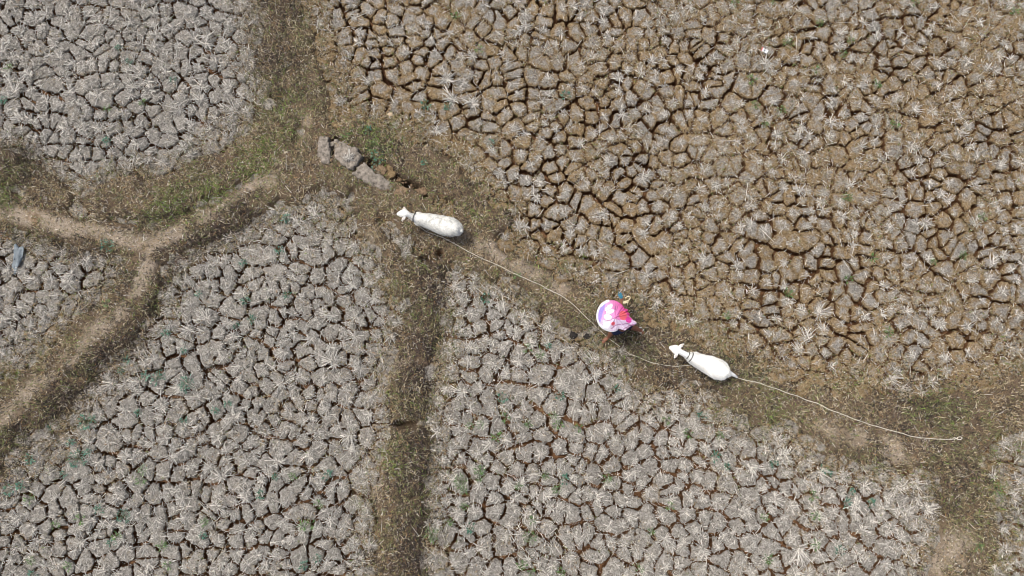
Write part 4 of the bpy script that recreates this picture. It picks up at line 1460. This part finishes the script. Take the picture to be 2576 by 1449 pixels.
def person():
    fa = gs(1853, 1028); fa[2] = sz(fa) + 0.035
    fb = gs(1953, 1009); fb[2] = sz(fb) + 0.045
    g0 = (fa[2] + fb[2]) / 2 - 0.04
    hip = gs(1897, 985, g0 + 0.53)
    chest = gs(1888, 976, g0 + 0.80)
    neck = gs(1882, 972, g0 + 0.94)
    head = gs(1876, 969, g0 + 1.05)
    fwd = np.array([-1.0, 0.12, 0]); fwd /= np.linalg.norm(fwd)
    rgt = np.array([0.12, 1.0, 0.0]); rgt /= np.linalg.norm(rgt)       # the side up the picture
    up = np.array([0, 0, 1.0])
    root = link("person", None, None, (hip[0], hip[1], g0))
    root["label"] = "barelegged person walking beneath the pink umbrella, one foot at the rope"; root["category"] = "person"
    O = np.array([hip[0], hip[1], g0])
    s = Soup()

    def chain(pts, rr, n=12, per=4, upv=(0, 0, 1)):
        a = smooth_path(np.column_stack([np.array(pts), np.array([(q, q) if np.isscalar(q) else q for q in rr])]), per)
        V, T = tube(a[:, :3], [tuple(q) for q in np.maximum(a[:, 3:], .004)], n, up=upv)
        return V, T
    # trunk, neck, head
    s.add(*chain([hip - up * .06, hip + up * .02, hip * .5 + chest * .5, chest + up * .04, neck - up * .03, neck + up * .02], [(.085, .07), (.105, .08), (.092, .07), (.115, .078), (.06, .05), (.036, .036)], 16, upv=tuple(rgt)))
    s.add(*chain([neck - up * .01, neck * .6 + head * .4], [.036, .038]))
    s.add(*chain([head - up * .095 + fwd * .012, head - up * .06 + fwd * .012, head + fwd * .004, head + up * .06 - fwd * .004, head + up * .095 - fwd * .005], [(.03, .035), (.055, .066), (.072, .088), (.062, .074), (.02, .02)], 16, upv=tuple(fwd)))
    s.add(*chain([head + fwd * .075 + up * .012, head + fwd * .095 - up * .012, head + fwd * .088 - up * .022], [.008, .013, .010], 8))         # nose
    for sg in (1, -1):
        s.add(*chain([head + rgt * sg * .068 - up * .022, head + rgt * sg * .078, head + rgt * sg * .072 + up * .022], [(.008, .012), (.008, .018), (.007, .012)], 8))

    def leg(hp, ft, toe, bend):
        kn = hp * .5 + ft * .5 + bend
        s.add(*chain([hp + up * .03, hp * .6 + kn * .4, kn, kn * .6 + ft * .4, ft * .85 + kn * .15, ft + up * .012], [.078, .068, .046, .047, .031, .030]))
        s.add(*chain([ft - toe * .035, ft + toe * .03 - up * .008, ft + toe * .09 - up * .018, ft + toe * .125 - up * .02], [(.024, .024), (.030, .024), (.036, .015), (.030, .011)], 10))
        for i, k in enumerate((-.026, -.012, .002, .015, .027)):
            sd_ = np.cross(toe, up)
            q = ft + toe * (.118 + .006 * (2 - abs(i - 1))) + sd_ * k - up * .021
            s.add(*chain([q - toe * .02, q + toe * .012, q + toe * .024], [.008, .0085, .006], 8, 2))
    toeA = np.array([-0.80, -0.60, 0]); toeB = np.array([0.62, -0.62, -0.25]); toeB /= np.linalg.norm(toeB); toeB2 = np.array([-0.75, 0.25, -0.35])
    leg(hip - rgt * .065 - up * .02, fa, toeA / np.linalg.norm(toeA), fwd * .05)
    leg(hip + rgt * .02 - up * .02, fb, toeB, fwd * .03)

    def arm(sh, el, ha, grip):
        s.add(*chain([sh, sh * .5 + el * .5, el, el * .5 + ha * .5, ha], [.040, .034, .028, .026, .019]))
        d = ha - el; d /= np.linalg.norm(d)
        sd_ = np.cross(d, grip); sd_ /= np.linalg.norm(sd_)
        pm = ha + d * .035
        s.add(*chain([ha - d * .005, ha + d * .02, pm + d * .018], [(.018, .015), (.030, .014), (.031, .012)], 10, upv=tuple(grip)))
        for i, k in enumerate((-.024, -.008, .008, .023)):
            ln = (.024, .030, .029, .022)[i]
            b = pm + sd_ * k + d * .012
            s.add(*chain([b, b + d * ln, b + d * ln * 1.15 + grip * .022, b + d * ln * .6 + grip * .036], [.0085, .0085, .0075, .006], 8, 3))
        b = ha + d * .018 - sd_ * .026
        s.add(*chain([b, b - sd_ * .016 + d * .012 + grip * .012, b - sd_ * .008 + d * .026 + grip * .026], [.010, .009, .007], 8, 3))
        return pm
    shR = neck - up * .045 + rgt * .115; shL = neck - up * .045 - rgt * .115
    haR = gs(1893, 915, g0 + 0.62)
    elR = shR * .5 + haR * .5 - up * .03 - fwd * .03
    gripR = arm(shR, elR, haR, -up * 1.0)
    haL = neck - up * .16 + fwd * .14 - rgt * .035
    elL = shL - up * .17 + fwd * .02 - rgt * .03
    gripL = arm(shL, elL, haL, rgt)
    body = fuse(s, 0.0055, 4, 0.5)
    co = np.empty(len(body.vertices) * 3, np.float32); body.vertices.foreach_get("co", co)
    body.vertices.foreach_set("co", (co.reshape(-1, 3) - O).astype(np.float32).ravel()); body.update()
    body.materials.clear(); body.materials.append(M_skin)
    body.polygons.foreach_set("use_smooth", np.ones(len(body.polygons), bool))
    link("body", body, root)
    # clothing and hair
    c = Soup()
    c.add(*chain([hip - up * .06, hip + up * .01, hip * .5 + chest * .5, chest + up * .04, neck - up * .035, neck - up * .012], [(.136, .118), (.132, .112), (.116, .094), (.132, .096), (.085, .065), (.048, .046)], 18, upv=tuple(rgt)))
    for sh, el in ((shR, elR), (shL, elL)):
        c.add(*chain([sh - (el - sh) * .15, sh * .7 + el * .3, sh * .42 + el * .58], [.056, .054, .050]))
    link("shirt", _local(fuse(c, .009, 4), O, M_shirt), root)
    c = Soup()
    c.add(*chain([hip + up * .05, hip - up * .03, hip - up * .075], [(.120, .098), (.120, .100), (.100, .088)], 16, upv=tuple(rgt)))
    for hp, ft, b in ((hip - rgt * .065 - up * .02, fa, fwd * .05), (hip + rgt * .02 - up * .02, fb, fwd * .03)):
        kn = hp * .5 + ft * .5 + b
        c.add(*chain([hp, hp * .5 + kn * .5, hp * .22 + kn * .78], [.092, .086, .080]))
    link("shorts", _local(fuse(c, .009, 4), O, M_short), root)
    c = Soup()
    c.add(*chain([head - up * .02 - fwd * .022, head + up * .02 - fwd * .012, head + up * .065 - fwd * .006, head + up * .108 - fwd * .004], [(.072, .080), (.080, .088), (.072, .084), (.02, .02)], 16, upv=tuple(fwd)))
    link("hair", _local(fuse(c, .008, 3), O, M_hair), root)
    for sg in (1, -1):
        e = head + fwd * .080 + rgt * sg * .028 + up * .004
        V, T = tube([e - fwd * .006, e, e + fwd * .005], [.006, .009, .004], 8)
        link("eye", mesh_arrays("eye", V - O, T, mat=M_hair), root)
    V, T = chain([head + fwd * .078 - up * .052 - rgt * .02, head + fwd * .086 - up * .054, head + fwd * .078 - up * .052 + rgt * .02], [.004, .007, .004], 8)
    link("mouth", mesh_arrays("mouth", V - O, T, mat=M_shirt), root)
    # sandal on the trailing foot
    sn = link("sandal", None, root)
    sd_ = np.cross(toeB, up); sd_ /= np.linalg.norm(sd_)
    q0 = fb - toeB * .05 - up * .035; q1 = fb + toeB * .155 - up * .038
    V, T = tube([q0, q0 * .8 + q1 * .2, q0 * .45 + q1 * .55, q0 * .15 + q1 * .85, q1], [(.022, .008), (.036, .010), (.040, .010), (.046, .010), (.026, .008)], 14)
    link("sole", mesh_arrays("sole", V - O, T, mat=M_sole), sn)
    a = np.linspace(0, math.pi, 11)
    for off, hh in ((0.085, .030), (0.01, .045)):
        st = fb + toeB * off - up * .03 + np.outer(np.cos(a), sd_) * .044 + np.outer(np.sin(a), up) * hh
        V, T = tube(st, [(.017, .006)] * 11, 6, up=tuple(toeB))
        link("strap", mesh_arrays("strap", V - O, T, mat=M_sandal), sn)
    hb = fb - toeB * .04 + np.outer(np.cos(a), sd_) * .034 - np.outer(np.sin(a), toeB) * .03 + up * .012
    V, T = tube(hb, [(.006, .012)] * 11, 6)
    link("strap", mesh_arrays("strap", V - O, T, mat=M_sandal), sn)
    return root, O, gripR, gripL, g0


def _local(me, O, mat):
    co = np.empty(len(me.vertices) * 3, np.float32); me.vertices.foreach_get("co", co)
    me.vertices.foreach_set("co", (co.reshape(-1, 3) - O).astype(np.float32).ravel()); me.update()
    me.materials.clear(); me.materials.append(mat)
    me.polygons.foreach_set("use_smooth", np.ones(len(me.polygons), bool))
    return me


person_o, PO, hand_r, hand_l, g0 = person()


def umbrella():
    UZ = 7.246
    out = [(430, 740), (443, 650), (480, 555), (540, 475), (640, 412), (720, 398), (820, 405), (900, 440), (960, 480), (1015, 545), (1040, 580), (1112, 605), (1100, 650), (1152, 700), (1140, 750), (1195, 795), (1225, 838),
           (1285, 872), (1302, 905), (1262, 940), (1190, 965), (1110, 1008), (1045, 1062), (960, 1040), (900, 1032), (830, 1068), (740, 1078), (640, 1050), (545, 1002), (480, 925), (440, 830)]
    A = np.array(out, float)
    # finer outline
    A = smooth_path(np.concatenate([A, A[:1]]), 6)[:-1]
    n = len(A)
    apex = np.array([835.0, 770.0])
    cx, cy = 765, 740
    ZA = g0 + 1.30
    ang = np.arctan2(-(A[:, 1] - apex[1]), A[:, 0] - apex[0])
    # rim height: the side toward the sun is held lower, the far right corner droops
    zr = g0 + 1.09 + 0.05 * np.cos(ang) - 0.03 * np.sin(ang)
    tips = np.linspace(-math.pi, math.pi, 9)[:-1] + 0.25
    near_tip = np.min(np.abs((ang[:, None] - tips[None] + math.pi) % (2 * math.pi) - math.pi), axis=1)
    right = sstep(0.1, 0.8, np.cos(ang))
    m = 26
    V = []; cols = []
    uvs = []
    for i in range(m + 1):
        r = i / m
        uv = apex + (A - apex) * r
        sag = (1 - np.cos(near_tip / (math.pi / 8) * math.pi / 2)) * 0.0
        z = ZA + (zr - ZA) * r ** 1.7
        z = z - 0.030 * r * (1 - r) * 4 * np.sin(np.clip(near_tip / (math.pi / 8), 0, 1) * math.pi / 2)      # panels sink between the ribs
        z = z + right * r ** 2 * 0.022 * np.sin(ang * 26) + r ** 3 * 0.006 * np.sin(ang * 40)                # crumpled edge
        w_ = gs(1760 + uv[:, 0] / UZ, 860 + uv[:, 1] / UZ, z)
        V.append(w_); uvs.append(uv)
    V = np.concatenate(V); uv = np.concatenate(uvs)
    T = []; j = np.arange(n); k = (j + 1) % n
    for i in range(m):
        T += [np.stack([i * n + j, i * n + n + k, i * n + k], 1), np.stack([i * n + j, i * n + n + j, i * n + n + k], 1)]
    T = np.concatenate(T)
    # the print on the cloth, with its folds drawn in as dark lines
    x, y = uv[:, 0], uv[:, 1]

    def sd_line(a, b):
        a = np.array(a, float); b = np.array(b, float); ab = b - a
        t = np.clip(((uv - a) @ ab) / (ab @ ab), 0, 1)
        return np.linalg.norm(uv - a - t[:, None] * ab, axis=1)

    def ell(c, rx, ry, rot):
        dx, dy = x - c[0], y - c[1]
        cc, ss = math.cos(rot), math.sin(rot)
        return ((dx * cc + dy * ss) / rx) ** 2 + ((-dx * ss + dy * cc) / ry) ** 2
    t = sstep(640, 1060, x + 0.25 * (700 - y))
    col = (1 - t)[:, None] * np.array([0.62, 0.30, 0.51]) + t[:, None] * np.array([0.58, 0.09, 0.30])

    def put(mask, c):
        col[mask] = np.array(c) * 0.88
    lower = (y > 800 + 0.30 * (x - 800)) & (x > 700) | (y > 830)
    put(lower, (0.66, 0.52, 0.68))
    put(lower & (y > 960), (0.74, 0.60, 0.74))
    put((y > 840) & (x < 720) & (x > 560), (0.80, 0.76, 0.82))
    rr = np.hypot(x - cx, y - cy) / 338
    put((x < 640 - 0.30 * (y - 430)) & (rr > 0.55) & (y < 960) & (y > 430) & (x < 625), (0.33, 0.25, 0.64))
    put((rr > 0.92) & (x < 700), (0.80, 0.79, 0.82))
    for c, a, b, ro in (((690, 560), 110, 44, -0.75), ((715, 655), 105, 42, -0.38), ((668, 770), 92, 66, 0.2)):
        e = ell(c, a * 1.10, b * 1.2, ro)
        put((e < 1) & (e > 0.72), (0.62, 0.20, 0.46))
        put(e <= 0.78, (0.84, 0.82, 0.84))
    put(ell((785, 910), 38, 46, 0.5) < 1, (0.68, 0.10, 0.14))
    put(ell((1000, 735), 85, 105, -0.2) < 1, (0.74, 0.13, 0.16))
    put(ell((1120, 840), 70, 55, 0.5) < 1, (0.62, 0.05, 0.30))
    put((sd_line((1030, 560), (1150, 740)) < 22), (0.58, 0.04, 0.20))
    put((sd_line((1150, 740), (1290, 880)) < 16), (0.74, 0.55, 0.55))
    for a, b in (((795, 800), (920, 738)), ((750, 1020), (830, 950)), ((830, 950), (940, 925)), ((940, 925), (1130, 912)), ((1010, 1040), (1130, 960)), ((1130, 960), (1260, 930)), ((860, 620), (900, 500)), ((830, 600), (850, 480))):
        put(sd_line(a, b) < 8, (0.30, 0.10, 0.22))  # printed lines, plus the shade of cloth folds put into the colour
    O = np.array([*V[0][:2], hand_l[2]])
    root = link("umbrella", None, None, O)
    root["label"] = "small round pink, white and lilac printed umbrella with a crumpled edge"; root["category"] = "umbrella"
    cm = mat_vcol("umbrella_cloth", 0.55, 0.3)
    can = link("canopy", mesh_arrays("canopy", V - O, T, col, cm), root)
    sm = can.modifiers.new("cloth", 'SOLIDIFY'); sm.thickness = 0.0025
    rim = V[m * n:]
    # white frill along the round side
    fr = Soup()
    sel = [i for i in range(n) if A[i, 0] < 690 or (A[i, 1] > 1000 and A[i, 0] < 880)]
    for i in sel:
        q = rim[i]; qn = rim[(i + 1) % n]
        o_ = q - V[0]; o_[2] = 0; o_ /= np.linalg.norm(o_)
        wv = 0.006 * math.sin(i * 1.9)
        wv2 = 0.006 * math.sin((i + 1) * 1.9)
        on = qn - V[0]; on[2] = 0; on /= np.linalg.norm(on)
        fr.add([q - o_ * .006 + [0, 0, .004], qn - on * .006 + [0, 0, .004], qn + on * .013 + [0, 0, -.010 + wv2], q + o_ * .013 + [0, 0, -.010 + wv]], [(0, 1, 2), (0, 2, 3)])
    f_o = link("frill", mesh_arrays("frill", np.concatenate(fr.v) - O, np.concatenate(fr.t), mat=mat_plain("white_frill", (0.78, 0.78, 0.80), 0.8, 0.2, 0.12, 90)), can)
    sm = f_o.modifiers.new("cloth", 'SOLIDIFY'); sm.thickness = 0.002
    # shaft, ferrule, handle
    top = V[0]
    hl = hand_l
    dirv = top - hl; dirv /= np.linalg.norm(dirv)
    Vs, Ts = tube([hl - dirv * .06, hl, top + dirv * .01], [.0055] * 3, 8)
    link("shaft", mesh_arrays("shaft", Vs - O, Ts, mat=M_steel), root)
    Vs, Ts = tube([top - dirv * .005, top + dirv * .012, top + dirv * .03], [.012, .009, .005], 8)
    link("ferrule", mesh_arrays("ferrule", Vs - O, Ts, mat=M_pinkplastic), root)
    hk = [hl + dirv * .05, hl - dirv * .06, hl - dirv * .10, hl - dirv * .125 + np.array([.02, 0, 0]), hl - dirv * .115 + np.array([.045, 0, 0]), hl - dirv * .09 + np.array([.052, 0, 0])]
    hk = smooth_path(hk, 4)
    Vs, Ts = tube(hk, [.0095] * len(hk), 8)
    link("handle", mesh_arrays("handle", Vs - O, Ts, mat=M_pinkplastic), root)
    for tpa in tips:
        i = int(np.argmin(np.abs((ang - tpa + math.pi) % (2 * math.pi) - math.pi)))
        path = [V[0] - [0, 0, .012]] + [V[int(q * m) * n + i] - [0, 0, .007] for q in (.25, .5, .75, .97)]
        Vs, Ts = tube(path, [.0028] * 5, 5)
        link("rib", mesh_arrays("rib", Vs - O, Ts, mat=M_steel), root)
    return root


umbrella()


def bundle():
    """blue frayed string and a cream strap hanging from the right hand"""
    h = hand_r
    root = link("string_bundle", None, None, h)
    root["label"] = "frayed bright blue string with a looped cream strap beside the umbrella"; root["category"] = "string"
    r = np.random.default_rng(4)
    s = Soup()
    tip = gs(1888, 899, h[2] - 0.02) - h
    for _ in range(26):
        e = tip * r.uniform(0.5, 1.35) + r.normal(0, 0.022, 3) * [1, 1, .6]
        mid = e * .5 + r.normal(0, .016, 3) + [0, 0, .012]
        p = smooth_path([np.zeros(3) + r.normal(0, .006, 3), mid, e], 3)
        s.add(*tube(p, [.0042] * len(p), 4))
    link("strands", s.mesh("strands", mat_plain("blue_raffia", (0.030, 0.200, 0.300), 0.5, 0.4, 0.3, 60)), root)
    m = mat_plain("cream_strap", (0.62, 0.55, 0.36), 0.7, 0.2, 0.15, 60)
    P_ = [gs(u, v, h[2] + dz) - h for u, v, dz in ((1893, 921, -.01), (1905, 918, .0), (1916, 914, .01), (1920, 906, .012), (1913, 903, .01), (1905, 908, .0))]
    p = smooth_path([np.zeros(3)] + P_, 5)
    link("strap", mesh_arrays("strap", *tube(p, [.0075] * len(p), 6), mat=m), root)
    q0 = gs(1893, 924, h[2] - .01) - h; q1 = gs(1913, 920, h[2]) - h; q2 = gs(1911, 930, h[2] - .05) - h
    link("buckle", mesh_arrays("buckle", *tube([q0, q0 * .4 + q1 * .6, q1, q2], [(.012, .008), (.020, .008), (.016, .008), (.006, .005)], 8), mat=m), root)


bundle()
